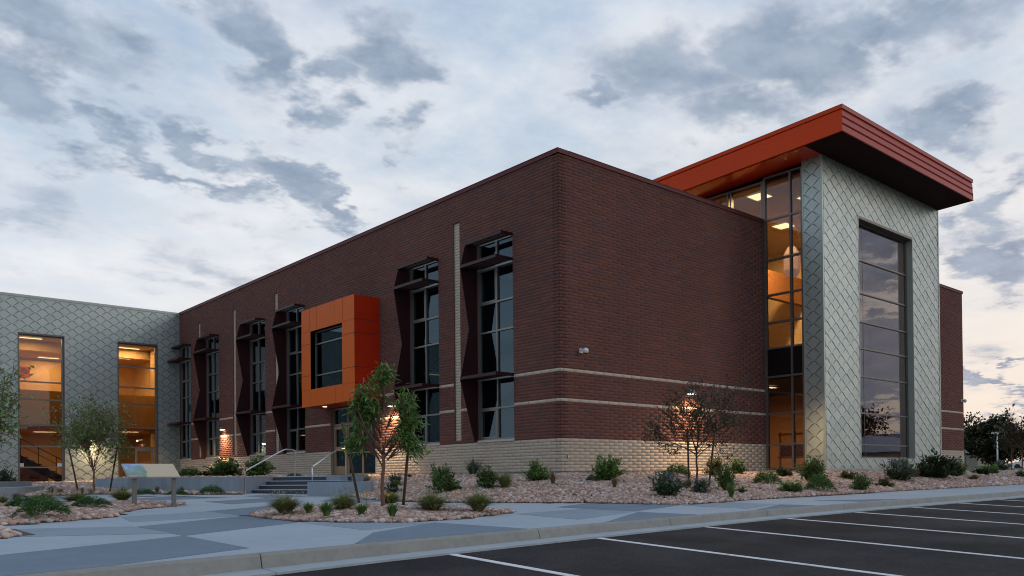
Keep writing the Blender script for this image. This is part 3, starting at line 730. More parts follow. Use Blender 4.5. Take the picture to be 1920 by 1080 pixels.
mb = MB(); mb.add(roofprism(RX0 + .061, TX0 + .2, 0.001, .028, TY, RY1 - .01), BF); part('soffit', mb, M['soffit_lit'], roof, label='side soffit with reflected light painted in as brighter red')
# ribbed fascia profile (depth outwards, height)
prof = [(0, .0), (.055, .004), (.06, .02), (.028, .24), (.0, .26), (.045, .285), (.052, .30), (.02, .50), (.0, .52), (.04, .545), (.044, .56), (.012, .74), (-.005, .76), (-.005, .79), (.05, .80), (.055, .90), (.05, .93), (0, .935)]
mb = MB(); vs = []; n = len(prof)
for x in (RX0 + .0, RX1 - .0):
    for d, hh in prof: vs.append((x + (-d if x == RX0 else d), RY0 + .06 - d - .03, sz(RY0) + hh))
fs = [(i, n + i, n + i + 1, i + 1) for i in range(n - 1)]
mb.add(vs, fs); part('fascia', mb, M['roof'], roof)
prof2 = [(0, .0), (.05, .004), (.055, .02), (.045, .33), (.038, .335), (.04, .345), (.03, .56), (.026, .565), (.03, .575), (.02, .77), (-.005, .775), (-.005, .79), (.05, .80), (.055, .90), (.05, .93), (0, .935)]
for X, sg in ((RX0, -1), (RX1, 1)):
    mb = MB(); vs = []; n = len(prof2)
    for y in (RY0, RY1):
        for (d, hh) in prof2: vs.append((X + sg * d - sg * .0, y - (d if y == RY0 else 0) + (.03 if y == RY0 else 0), sz(y) + hh))
    mb.add(vs, [(i + 1, n + i + 1, n + i, i) for i in range(n - 1)]); part('fascia', mb, M['rooforange'] if X == RX0 else M['roof'], roof)
mb = MB(); mb.add(roofprism(RX0 - .05, RX1 + .05, .93, .945, RY0 - .02, RY1), BF); part('roof_cap', mb, M['coping'], roof)

# tower interior -------------------------------------------------------
mb = MB(); mb.box((10.9, 7.0, 0), (20.3, 7.15, 7.6)); part('interior_wall', mb, M['wall_org'], school)
mb = MB(); mb.box((20.15, -2.3, 0), (20.3, 7.0, 11.3)); mb.box((10.9, 7.0, 7.6), (20.3, 7.15, 11.3)); part('interior_wall', mb, M['wall_in'], school)
mb = MB(); mb.box((10.9, -2.3, 11.2), (20.3, 7.0, 11.28)); part('interior_ceiling', mb, M['ceil_in'], school)
mb = MB(); mb.box((10.9, -2.25, 3.55), (13.2, 7.0, 4.6)); mb.box((13.2, .5, 3.9), (20.1, 7.0, 4.3)); part('interior_floor', mb, M['dark_in'], school)
mb = MB(); mb.box((10.9, -2.3, -.1), (20.3, 7.0, 0.02)); part('interior_floor', mb, M['dark_in'], school)
mb = MB(); mb.box((11.25, .55, 4.6), (11.75, 1.05, 9.6)); mb.box((14.9, -1.2, 0), (15.05, -1.05, 11.2)); part('interior_column', mb, M['wall_org'], school)
mb = MB(); mb.box((14.0, -1.0, 7.3), (19, -.9, 7.42)); mb.box((14.0, -1.0, 8.6), (19, -.9, 8.72)); mb.box((17.3, -1.0, 4.0), (17.42, -.9, 11.2)); part('interior_beam', mb, M['wall_in'], school)
mb = MB(); mb.box((11.0, 4.0, 8.3), (20.1, 4.3, 9.6)); part('interior_beam', mb, M['wood_in'], school)
def area(name, loc, sx_, sy_, power, colr, rot=(0, 0, 0), parent=None):
    L = bpy.data.lights.new(name, 'AREA'); L.shape = 'RECTANGLE'; L.size = sx_; L.size_y = sy_; L.energy = power; L.color = colr
    o = bpy.data.objects.new(name, L); col.objects.link(o); o.location = loc; o.rotation_euler = rot
    if parent: o.parent = parent
    return o
WARM = (1, .62, .26)
def ceiling_light(x, y, z, sx_, sy_, power, label, colr=WARM):
    t = thing('ceiling_light', label, 'ceiling light', (x, y, z), 'lit ceiling panels inside the building')
    mb = MB(); mb.box((-sx_ / 2 - .04, -sy_ / 2 - .04, -.03), (sx_ / 2 + .04, -sy_ / 2, 0)); mb.box((-sx_ / 2 - .04, sy_ / 2, -.03), (sx_ / 2 + .04, sy_ / 2 + .04, 0))
    mb.box((-sx_ / 2 - .04, -sy_ / 2, -.03), (-sx_ / 2, sy_ / 2, 0)); mb.box((sx_ / 2, -sy_ / 2, -.03), (sx_ / 2 + .04, sy_ / 2, 0)); part('frame', mb, M['white'], t)
    mb = MB(); mb.box((-sx_ / 2, -sy_ / 2, -.02), (sx_ / 2, sy_ / 2, -.005)); part('diffuser', mb, M['lampin'], t)
    if power: area('lamp', (0, 0, -.06), sx_, sy_, power, colr, parent=t)
    return t
ceiling_light(11.75, .85, 11.18, .75, .75, 160, 'square ceiling light glowing behind the clerestory glass under the red roof')
ceiling_light(16.0, 2.5, 11.18, .75, .75, 1300, 'square ceiling light deep inside the tower, seen small through the curtain wall')
ceiling_light(13.3, -.3, 8.2 + 2.98, .5, .5, 60, 'small ceiling light at the top left corner of the big tower window')
ceiling_light(12.6, 1.2, 3.5, 1.2, .3, 300, 'nearer ground-floor light strip behind the tower curtain wall', (1, .45, .15))
ceiling_light(14.6, 3.0, 3.5, 1.2, .3, 300, 'farther ground-floor light strip behind the tower curtain wall', (1, .45, .15))
t = thing('pendant_lamp', 'pale pink faceted pendant lamp hanging behind the upper curtain wall', 'lamp', (13.9, .75, 8.2))
mb = MB()
ring = lambda r, z, o=0: [(r * math.cos(2 * PI * k / 7 + o), r * math.sin(2 * PI * k / 7 + o), z) for k in range(7)]
vs = ring(.22, 0) + ring(.36, .25) + ring(.36, .95) + ring(.18, 1.25); fs = [(r * 7 + k, r * 7 + (k + 1) % 7, r * 7 + 7 + (k + 1) % 7, r * 7 + 7 + k) for r in range(3) for k in range(7)] + [tuple(range(7))[::-1], tuple(range(21, 28))]
mb.add(vs, fs); part('lamp_shade', mb, M['lamppink'], t)
mb = MB(); mb.tube([(0, 0, 1.25), (0, 0, 2.98)], .012); part('cord', mb, M['metal_in'], t)
t = thing('display_shelf', 'low wooden shelf unit with red panel behind the curtain wall base', 'shelf', (11.9, -1.2, 0.02))
mb = MB(); mb.box((0, 0, 0), (.05, .06, 1.5)); mb.box((0, .62, 0), (.05, .68, 1.5)); mb.box((0, 1.3, 0), (.05, 1.36, 1.5)); part('post', mb, M['yellow_in'], t)
for z in (.45, .95, 1.36):
    mb = MB(); mb.box((-.02, -.05, z), (.0, 1.4, z + .09)); part('rail', mb, M['yellow_in'], t)
mb = MB(); mb.box((.02, .06, .54), (.04, 1.3, .95)); part('back_panel', mb, M['redbox'], t)

# brick wing interior: dark classrooms
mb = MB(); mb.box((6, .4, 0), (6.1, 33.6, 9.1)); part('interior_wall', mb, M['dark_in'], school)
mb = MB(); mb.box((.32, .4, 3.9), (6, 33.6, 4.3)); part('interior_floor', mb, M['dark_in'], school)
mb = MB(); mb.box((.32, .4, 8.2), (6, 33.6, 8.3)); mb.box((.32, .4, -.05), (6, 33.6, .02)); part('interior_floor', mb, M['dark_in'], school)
ceiling_light(1.3, 8.6, 3.86, 1.1, .25, 6, 'dim strip light low behind the second window from the corner')
ceiling_light(1.9, 20.2, 6.6, .5, .2, 0, 'upper of two small lights left of the orange bay')
ceiling_light(1.9, 20.1, 5.6, .5, .2, 8, 'lower of two small lights left of the orange bay')
mb = MB(); mb.box((2.4, 24.6, .02), (2.5, 26.8, 2.3)); part('interior_wall', mb, M['wall_in'], school)
ceiling_light(1.6, 25.0, 3.0, .8, .3, 22, 'light seen low through the fourth window', (1, .8, .4))
mb = MB(); mb.box((2.4, 30.6, .02), (2.5, 32.6, 2.3)); part('interior_wall', mb, M['wall_in'], school)
mb = MB(); mb.box((2.4, 30.0, 4.4), (2.5, 32.4, 6.6)); part('interior_wall', mb, M['wall_org'], school)
ceiling_light(1.5, 30.8, 6.9, .6, .3, 14, 'light seen through the fifth window above the red panel')

# zinc wing ------------------------------------------------------------
ZY = 33.93
zh = [(-8.10, -5.95, -.30, 7.80), (-3.34, -1.22, -.30, 7.80)]
mb = MB(); hole_wall(mb, 'F', ZY, -22, -.02, -.32, TOP, zh, -.3, 0); zw = part('zinc_wall', mb, M['joint'], school)
shingle_wall(zw, 'F', ZY, -22, -.06, -.26, TOP, zh, 0, (.2, .1))
mb = MB(); fbox(mb, 'F', ZY, -22, -.046, TOP, TOP + .13, -.4, .05); part('coping', mb, M['zinc_trim'], zw)
mb = MB(); fbox(mb, 'F', ZY, -.055, -.012, -.3, TOP, 0, .03); part('corner_trim', mb, M['zinc_trim'], zw)
mb = MB(); fbox(mb, 'F', ZY, -22, -8.11, -.34, -.26, 0, .03); fbox(mb, 'F', ZY, -5.94, -3.35, -.34, -.26, 0, .03); fbox(mb, 'F', ZY, -1.21, -.056, -.34, -.26, 0, .03); part('base_trim', mb, M['zinc_trim'], zw)
for h in zh:
    mb = MB()
    for r in ((h[0], h[0] + .03, h[2], h[3]), (h[1] - .03, h[1], h[2], h[3])): fbox(mb, 'F', ZY, *r, -.3, .03)
    fbox(mb, 'F', ZY, h[0] + .03, h[1] - .03, h[3] - .09, h[3], -.3, .03); part('window_reveal', mb, M['mull_dark'], zw)
window('F', ZY, -8.07, -5.98, -.28, 7.71, [], [.62, 1.74, 2.91, 4.27, 5.21, 6.40], .14, M['mull'], M['glass_lit'], .075)
wz = window('F', ZY, -3.31, -1.25, -.28, 7.71, [], [1.76, 2.91, 4.27, 5.21, 6.40], .14, M['mull'], M['glass_lit'], .075)
mb = MB()
for r in ((-2.42, -2.30, -.24, 1.72), (-1.55, -1.43, -.24, 1.72), (-2.30, -1.55, 1.56, 1.72), (-2.30, -1.55, -.24, .05)): fbox(mb, 'F', ZY, *r, -.2, -.13)
part('door', mb, M['mull'], school)
# lobby behind the zinc wall
mb = MB(); mb.box((-12, 46.5, -.4), (1.1, 46.6, 9.3)); mb.box((-.45, 34.25, -.4), (-.3, 38.1, 9.3)); mb.box((1.0, 38.1, -.4), (1.1, 46.5, 9.3)); mb.box((-.45, 38.0, -.4), (1.0, 38.1, 9.3)); mb.box((-12.1, 34.25, -.4), (-12, 46.5, 9.3)); part('interior_wall', mb, M['wall_in'], school)
mb = MB(); mb.box((-12, 34.25, 8.0), (-.45, 38.1, 8.1)); mb.box((-12, 38.1, 8.0), (1.0, 46.5, 8.1)); part('interior_ceiling', mb, M['ceil_in'], school)
mb = MB(); mb.box((-12, 38.3, 7.45), (1, 38.8, 8.0)); part('interior_beam', mb, M['wall_in'], school)
mb = MB(); mb.box((-12, 36.1, 2.95), (-.45, 38.1, 3.35)); mb.box((-12, 38.1, 2.95), (1.0, 46.5, 3.35)); mb.box((-12, 36.1, 3.35), (-.45, 36.2, 4.95)); part('gallery', mb, M['wall_org'], school)
mb = MB(); mb.box((-12, 34.25, -.35), (1.0, 46.5, -.30)); part('interior_floor', mb, M['wood_in'], school)
for x, y, p, lb in ((-4.5, 45.3, 90, 'left and lower of two strip lights in the far-left lobby window'), (-4.45, 42.4, 130, 'right and upper of two strip lights in the far-left lobby window'), (-1.6, 35.6, 70, 'topmost strip light in the lobby window by the brick wing'), (-1.75, 37.6, 90, 'second strip light from the top in the lobby window by the brick wing'), (-.9, 42.6, 90, 'strip light below the beam in the lobby window by the brick wing'), (-7.0, 37.0, 110, 'strip light near the window head above the lobby staircase'), (-8.5, 42.5, 110, 'strip light deep at the left end of the lobby ceiling')):
    ceiling_light(x, y, 7.98, 1.15, .35, p, lb)
for x, y, p, lb in ((-5.3, 42.2, 120, 'ground-floor strip light above the lobby staircase'), (-1.3, 39.6, 110, 'ground-floor strip light above the lobby door'), (-9.5, 37.5, 50, 'ground-floor strip light left of the lobby staircase')):
    ceiling_light(x, y, 2.93, 1.2, .3, p, lb)
ceiling_light(-7.2, 35.2, 7.98, 1.2, .3, 60, 'added ceiling light for the gallery parapet, hidden above the head of the far-left lobby window'); ceiling_light(-3.0, 35.0, 7.98, 1.2, .3, 40, 'added ceiling light for the gallery parapet, hidden above the head of the nearer lobby window')  # two added lights, out of sight, to brighten the gallery parapet
# lobby stair
st = thing('staircase', 'steel staircase with railing rising inside the far-left lobby window', 'staircase', (0, 0, 0))
mb = MB(); y0 = 36.0
mb.prism([(-8.7, y0, 1.95), (-8.7, y0, 1.55), (-5.4, y0, -.3), (-4.9, y0, -.3)], (0, .05, 0)); mb.prism([(-8.7, y0 + 1.4, 1.95), (-8.7, y0 + 1.4, 1.55), (-5.4, y0 + 1.4, -.3), (-4.9, y0 + 1.4, -.3)], (0, .05, 0)); part('stringer', mb, M['metal_in'], st)
for k in range(11):
    x = -8.6 + k * .33; z = 1.8 - k * .195; mb = MB(); mb.box((x, y0 + .05, z - .04), (x + .33, y0 + 1.4, z)); part('tread', mb, M['metal_in'], st)
mb = MB(); mb.tube([(-8.7, y0, 2.85), (-4.9, y0, .62)], .025); mb.tube([(-8.7, y0, 2.45), (-4.9, y0, .25)], .018)
for k in range(5): mb.tube([(-8.5 + k * .85, y0, 1.8 - k * .5), (-8.5 + k * .85, y0, 2.75 - k * .5)], .02)
part('railing', mb, M['metal_in'], st)
lk = thing('locker_row', 'row of brown wooden lockers low inside the far-left lobby window', 'lockers', (0, 0, 0))
for k in range(6):
    mb = MB(); mb.box((-8.9 + k * .5, 38.2, -.3), (-8.42 + k * .5, 38.8, .75)); part('locker', mb, M['wood_in'], lk)
lk = thing('locker_cabinet', 'brown locker cabinet behind the glass left of the lobby door', 'lockers', (0, 0, 0))
for k in range(2):
    mb = MB(); mb.box((-3.9 + k * .55, 36.6, -.3), (-3.37 + k * .55, 37.1, 1.15)); part('locker', mb, M['wood_in'], lk)
t = thing('poster', 'square red poster with a dark portrait on the lobby wall', 'poster', (-5.62, 46.46, 7.08))
mb = MB(); mb.box((-.29, -.01, -.33), (.29, .02, .33)); part('sheet', mb, M['poster'], t)
mb = MB(); mb.tube([(-.04, -.03, .06), (-.04, -.012, .06)], .17, 16); part('portrait', mb, M['poster_dark'], t)
for x, lb in ((-7.95, 'left of two white paper notices low on the lobby glass'), (-6.15, 'right of two white paper notices low on the lobby glass')):
    mb = MB(); mb.box((x - .12, ZY + .185, .66), (x + .14, ZY + .19, .84)); tag(part('paper_notice', mb, M['paper']), lb, 'notice')

# ------------------------------------------------------------------ wall fixtures
def wall_lamp(face, c, u, z, label, power):
    x, y, _ = P(face, c, u, z, 0)
    rz = -PI / 2 if face == 'L' else 0      # local -y points outwards for 'F'
    t = thing('wall_lamp', label, 'wall lamp', (x, y, z), 'lit wall lamps on the outside walls', rz)
    mb = MB(); mb.add([(-.19, 0, .02), (.19, 0, .02), (.19, 0, .17), (-.19, 0, .17), (-.19, -.20, .0), (.19, -.20, .0), (.19, -.13, .15), (-.19, -.13, .15)], [(0, 1, 2, 3), (7, 6, 5, 4), (0, 4, 5, 1), (3, 2, 6, 7), (1, 5, 6, 2), (0, 3, 7, 4)][:])
    part('housing', mb, M['lampbody'], t)
    mb = MB(); mb.box((-.15, -.17, -.012), (.15, -.03, .0)); part('diffuser', mb, M['lampw'], t)
    L = bpy.data.lights.new('lamp', 'SPOT'); L.energy = power; L.color = (1, .68, .36); L.spot_size = math.radians(172); L.spot_blend = 1.0; L.shadow_soft_size = .06
    o = bpy.data.objects.new('lamp', L); col.objects.link(o); o.parent = t; o.location = (0, -.30, -.07); o.rotation_euler = (math.radians(-18), 0, 0)
    return t
wall_lamp('F', 0, 6.11, 2.70, 'lit wall lamp on the right brick face behind the bare sapling', 750)
wall_lamp('L', 0, 9.62, 2.62, 'lit wall lamp beside the entrance behind the leafy sapling', 550)
wall_lamp('L', 0, 26.95, 2.52, 'lit wall lamp between the fourth and fifth sunshade windows', 650)
wall_lamp('F', ZY, -4.66, 2.14, 'lit wall lamp on the zinc wall between the two lobby windows', 650)
def camera_fix(face, c, u, z, label):
    x, y, _ = P(face, c, u, z, 0); t = thing('security_camera', label, 'security camera', (x, y, z), None, -PI / 2 if face == 'L' else 0)
    mb = MB(); mb.box((-.06, -.03, -.06), (.06, 0, .08)); mb.box((-.03, -.2, .02), (.03, -.03, .06)); part('bracket', mb, M['white'], t)
    mb = MB(); vs = []; fs = []
    for i in range(7):
        a = -PI / 2 + PI * i / 6
        for k in range(12): vs.append((.095 * math.cos(a) * math.cos(k * PI / 6) + .03, -.2 + .095 * math.cos(a) * math.sin(k * PI / 6), .09 * math.sin(a)))
    for i in range(6):
        for k in range(12): fs.append((i * 12 + k, i * 12 + (k + 1) % 12, i * 12 + 12 + (k + 1) % 12, i * 12 + 12 + k))
    mb.add(vs, fs); part('dome', mb, M['white'], t, True)
    mb = MB(); mb.tube([(.03, -.2, -.05), (.03, -.2, -.105)], [.06, .035], 12); part('lens', mb, M['black'], t)
camera_fix('F', 0, .85, 3.72, 'white dome security camera on the brick just right of the building corner')
camera_fix('F', .25, 29.75, 3.75, 'white dome security camera at the far right end of the brick wing')
t = thing('wall_outlet', 'small dark outlet box on the cream brick near the building corner', 'outlet', (.28, -.008, .46))
mb = MB(); mb.box((-.04, -.03, -.055), (.04, 0, .055)); part('cover', mb, M['lampbody'], t); mb = MB(); mb.box((-.018, -.034, -.02), (.018, -.03, .02)); part('socket', mb, M['white'], t)

# ------------------------------------------------------------------ stairs, landing, planter walls
U = Vector((.34, -.94, 0)); Rv = Vector((.94, .34, 0)); P0 = Vector((-5.93, 8.57, 0))
stairs = thing('entrance_stairs', 'four-step concrete stairs with dark risers leading to the entrance', 'stairs')
zb, zt_ = plaza_z(-5.7, 7.5), -.05
for k in range(4):
    a = P0 + Rv * (.30 * k); b_ = a + U * 3.3; c_ = b_ + Rv * (1.4 - .3 * k); d_ = a + Rv * (1.4 - .3 * k)
    z0 = zb + (zt_ - zb) * k / 4 - .02; z1 = zb + (zt_ - zb) * (k + 1) / 4
    mb = MB(); mb.prism([(p.x, p.y, z1 - .028) for p in (a + Rv * .02, b_ + Rv * .02, c_, d_)], (0, 0, -(z1 - z0 - .028))); part('riser', mb, M['step'], stairs)
    mb = MB(); mb.prism([(p.x, p.y, z1) for p in (a, b_, c_, d_)], (0, 0, -.0275)); part('tread', mb, M['concrete'], stairs)
LAND = [(-4.85, 8.93), (-3.74, 5.87), (-2.4, 7.3), (-.9, 10.4), (0.05, 10.95), (0.05, 15.0), (-2.8, 12.6)]
land = structure('landing', sheet(LAND, lambda x, y: -.05 + .009 * (x + 5), .002, .6), M['concrete'])
pw = thing('planter_wall', 'long low concrete planter wall running left from the entrance stairs', 'planter')
A, B_, C_ = Vector((-6.4, 8.4, 0)), Vector((-8.3, 13.5, 0)), Vector((-7.3, 22, 0))
def wallseg(a, b_, th, z0, z1, side=1):
    d = (b_ - a).normalized(); n = Vector((-d.y, d.x, 0)) * th * side
    mb = MB(); mb.prism([(p.x, p.y, z1) for p in (a, b_, b_ + n, a + n)], (0, 0, z0 - z1)); return mb
L_ = (B_ - A).length; nseg = 3
for k in range(nseg):
    a = A + (B_ - A) * (k / nseg); b_ = A + (B_ - A) * ((k + 1) / nseg); d = (B_ - A).normalized() * .005
    part('wall_segment', wallseg(a + d, b_ - d, .22, -.85, -.045, -1), M['castconc'], pw)
part('wall_segment', wallseg(B_ + Vector((.23, .1, 0)), C_, .22, -.85, -.045, -1), M['castconc'], pw)
part('wall_segment', wallseg(A + Rv * .23 + U * -.0, P0 + Rv * 1.05 - U * .003 - Rv * .1 + Vector((0, 0, 0)), .2, -.85, -.046, 1), M['castconc'], pw, label='end wall beside the stairs')
PLANT = [(-6.1, 8.75), (-7.95, 13.6), (-7.0, 21.5), (-.05, 33.6), (-.05, 15.1), (-2.9, 12.7), (-4.95, 9.1)]
mb = sheet(PLANT, lambda x, y: -.10, 0, .5); planter_bed = structure('planter_bed', mb, M['soil'])
be = thing('concrete_bench', 'curved low concrete bench wall at the right foot of the stairs', 'bench')
pts = [Vector((-5.95, 4.45, 0)), Vector((-5.5, 3.92, 0)), Vector((-5.0, 3.5, 0)), Vector((-4.62, 3.18, 0))]
mb = MB()
inn = [Vector((-5.1, 5.3, 0)), Vector((-4.85, 4.6, 0)), Vector((-4.5, 4.15, 0)), Vector((-4.15, 3.85, 0))]
mb.prism([(p.x, p.y, -.235) for p in pts + inn[::-1]], (0, 0, -.42)); part('slab', mb, M['castconc'], be)
mb = MB(); ins = [p + Vector((.07, .07, 0)) for p in pts]; mb.prism([(p.x, p.y, -.656) for p in ins + [q - Vector((.07, .03, 0)) for q in inn[::-1]]], (0, 0, -.2)); part('plinth', mb, M['step'], be)
ck = thing('cheek_block', 'square concrete block at the top right of the entrance stairs', 'concrete block')
mb = MB(); c0 = Vector((-4.25, 5.78, 0)); mb.prism([(p.x, p.y, -.028) for p in (c0, c0 - U * .55, c0 - U * .55 + Rv * .5, c0 + Vector((.9, .1, 0)))], (0, 0, -.45)); part('block', mb, M['castconc'], ck)
def rail(a, b_, zb0, zt0, label, side):
    t = thing('handrail', label, 'handrail', (a.x, a.y, zb0)); d = (b_ - a); d.z = 0; o = Vector((0, 0, 0)); mb = MB()
    e = d * 1.0; hz = .86
    path = [(0, 0, 0), (0, 0, .70), (d.x * .02, d.y * .02, .76)]
    path += [(d.x * .74, d.y * .74, zt0 - zb0 + .86), (d.x * .80, d.y * .80, zt0 - zb0 + .90), (d.x * .96, d.y * .96, zt0 - zb0 + .90), (d.x, d.y, zt0 - zb0 + .86), (d.x, d.y, zt0 - zb0)]
    mb.tube(path, .021, 8); part('rail', mb, M['steel'], t, True)
    for px_, pz in ((Vector((0, 0, 0)), 0), (d, zt0 - zb0)):
        mb = MB(); mb.tube([(px_.x, px_.y, pz), (px_.x, px_.y, pz + .012)], .05, 10); part('base_plate', mb, M['steel'], t)
rail(Vector((-6.30, 8.12, 0)), Vector((-4.55, 8.35, 0)), plaza_z(-6.3, 8.1), -.05, 'stainless handrail on the left side of the entrance stairs', 0)
rail(Vector((-4.98, 6.15, 0)), Vector((-3.35, 7.1, 0)), -.5, -.05, 'stainless handrail on the right side of the entrance stairs', 0)
def lowwall(a, b_, th, ztop, label, side=1):
    t = thing('concrete_seat_wall', label, 'seat wall'); a = Vector(a).to_3d(); b_ = Vector(b_).to_3d()
    part('wall_block', wallseg(a, b_, th, -.8, ztop, side), M['castconc'], t)
lowwall((-13.6, 5.8), (-10.3, 16), .42, -.30, 'nearer of two low concrete seat walls at the left edge')
lowwall((-13.9, 12.6), (-10.0, 19.9), .45, -.115, 'farther of two low concrete seat walls at the left edge')

# ------------------------------------------------------------------ information sign
sg = thing('information_sign', 'tilted low information panel on two steel posts in the gravel bed', 'sign', (-11.51, .93, -.73))
for dx_ in (0, .8):
    mb = MB(); mb.box((dx_ - .042, -.03, 0), (dx_ + .042, .03, .72)); part('post', mb, M['signpost'], sg)
pn = link('panel', None, sg) if False else None
mb = MB(); mb.box((0, 0, 0), (1.04, .56, .016)); o = part('panel', mb, M['sign'], sg); o.location = (-.14, -.10, .665); o.rotation_euler = (math.radians(31), 0, 0)
mb = MB(); mb.box((-.012, -.012, -.02), (1.052, .572, -.001)); o = part('panel_frame', mb, M['galv'], sg); o.location = (-.14, -.10, .665); o.rotation_euler = (math.radians(31), 0, 0)

# ------------------------------------------------------------------ rock beds
ISL = [(-10.95, -3.9), (-11.03, -4.82), (-10.93, -5.82), (-10.6, -6.63), (-10.03, -7.4), (-9.03, -7.42), (-7.8, -6.9), (-7.0, -6.45), (-6.9, -5.6), (-7.3, -4.0), (-7.9, -2.7), (-8.9, -2.1), (-10.1, -2.5)]
BANK = BED + [(62, 3), (30.1, 3), (30.1, .2), (20.65, .2), (20.65, -2.6), (10.7, -2.6), (10.7, 0), (0, 0), (0, 10.9), (-.9, 10.35), (-2.4, 7.2), (-3.3, 6.0), (-4.1, 4.4)]
LBED = [(-16, -3.4), (-14.54, -3.35), (-13.81, -3.1), (-13.34, -2.7), (-12.67, -2.3), (-12.4, -1.2), (-11.9, -.2), (-11.2, .75), (-10.6, 1.2), (-10.1, 2.1), (-10.6, 3.0), (-11.6, 3.2), (-13.0, 4.6), (-13.6, 5.8), (-16.5, 3.5)]
LCOR = [(-16.2, -6.9), (-14.98, -6.15), (-14.72, -5.9), (-14.7, -4.6), (-15.2, -4.3), (-17, -4.8)]
RBED = [(-11.8, 10.5), (-9.9, 11.7), (-8.5, 10.4), (-7.6, 8.4), (-6.5, 7.6), (-6.5, 8.3), (-8.4, 13.4), (-7.9, 21), (-1, 33.5), (-1.2, 33.7), (-10.8, 33.7), (-10.9, 17), (-11.6, 13.5)]
def mound(poly):
    segs = list(zip(poly, poly[1:] + poly[:1]))
    return lambda x, y: plaza_z(np.asarray(x), np.asarray(y)) + .01 + .09 * np.clip(segd(np.asarray(x, float), np.asarray(y, float), segs) / 1.2, 0, 1)
def ico(seed):
    t = (1 + 5 ** .5) / 2
    v = np.array([(-1, t, 0), (1, t, 0), (-1, -t, 0), (1, -t, 0), (0, -1, t), (0, 1, t), (0, -1, -t), (0, 1, -t), (t, 0, -1), (t, 0, 1), (-t, 0, -1), (-t, 0, 1)], float) / 1.902
    f = np.array([(0, 11, 5), (0, 5, 1), (0, 1, 7), (0, 7, 10), (0, 10, 11), (1, 5, 9), (5, 11, 4), (11, 10, 2), (10, 7, 6), (7, 1, 8), (3, 9, 4), (3, 4, 2), (3, 2, 6), (3, 6, 8), (3, 8, 9), (4, 9, 5), (2, 4, 11), (6, 2, 10), (8, 6, 7), (9, 8, 1)])
    r = np.random.default_rng(seed); v = v * r.uniform(.78, 1.18, (12, 1)); return v, f
ICO = [ico(s) for s in range(12)]
def subdiv(v, f):
    v = list(map(tuple, v)); cache = {}; nf = []
    def mid(a, b_):
        k = (min(a, b_), max(a, b_))
        if k not in cache:
            m_ = (np.array(v[a]) + np.array(v[b_])) / 2; m_ = m_ / np.linalg.norm(m_) * (np.linalg.norm(v[a]) + np.linalg.norm(v[b_])) / 2 * .97; v.append(tuple(m_)); cache[k] = len(v) - 1
        return cache[k]
    for a, b_, c_ in f:
        x, y, z = mid(a, b_), mid(b_, c_), mid(c_, a); nf += [(a, x, z), (b_, y, x), (c_, z, y), (x, y, z)]
    return np.array(v), np.array(nf)
ROCKM = [np_mesh('stone', *subdiv(*ICO[k]), M['rock']) for k in range(8)]
camxy = np.array([CAM.x, CAM.y])
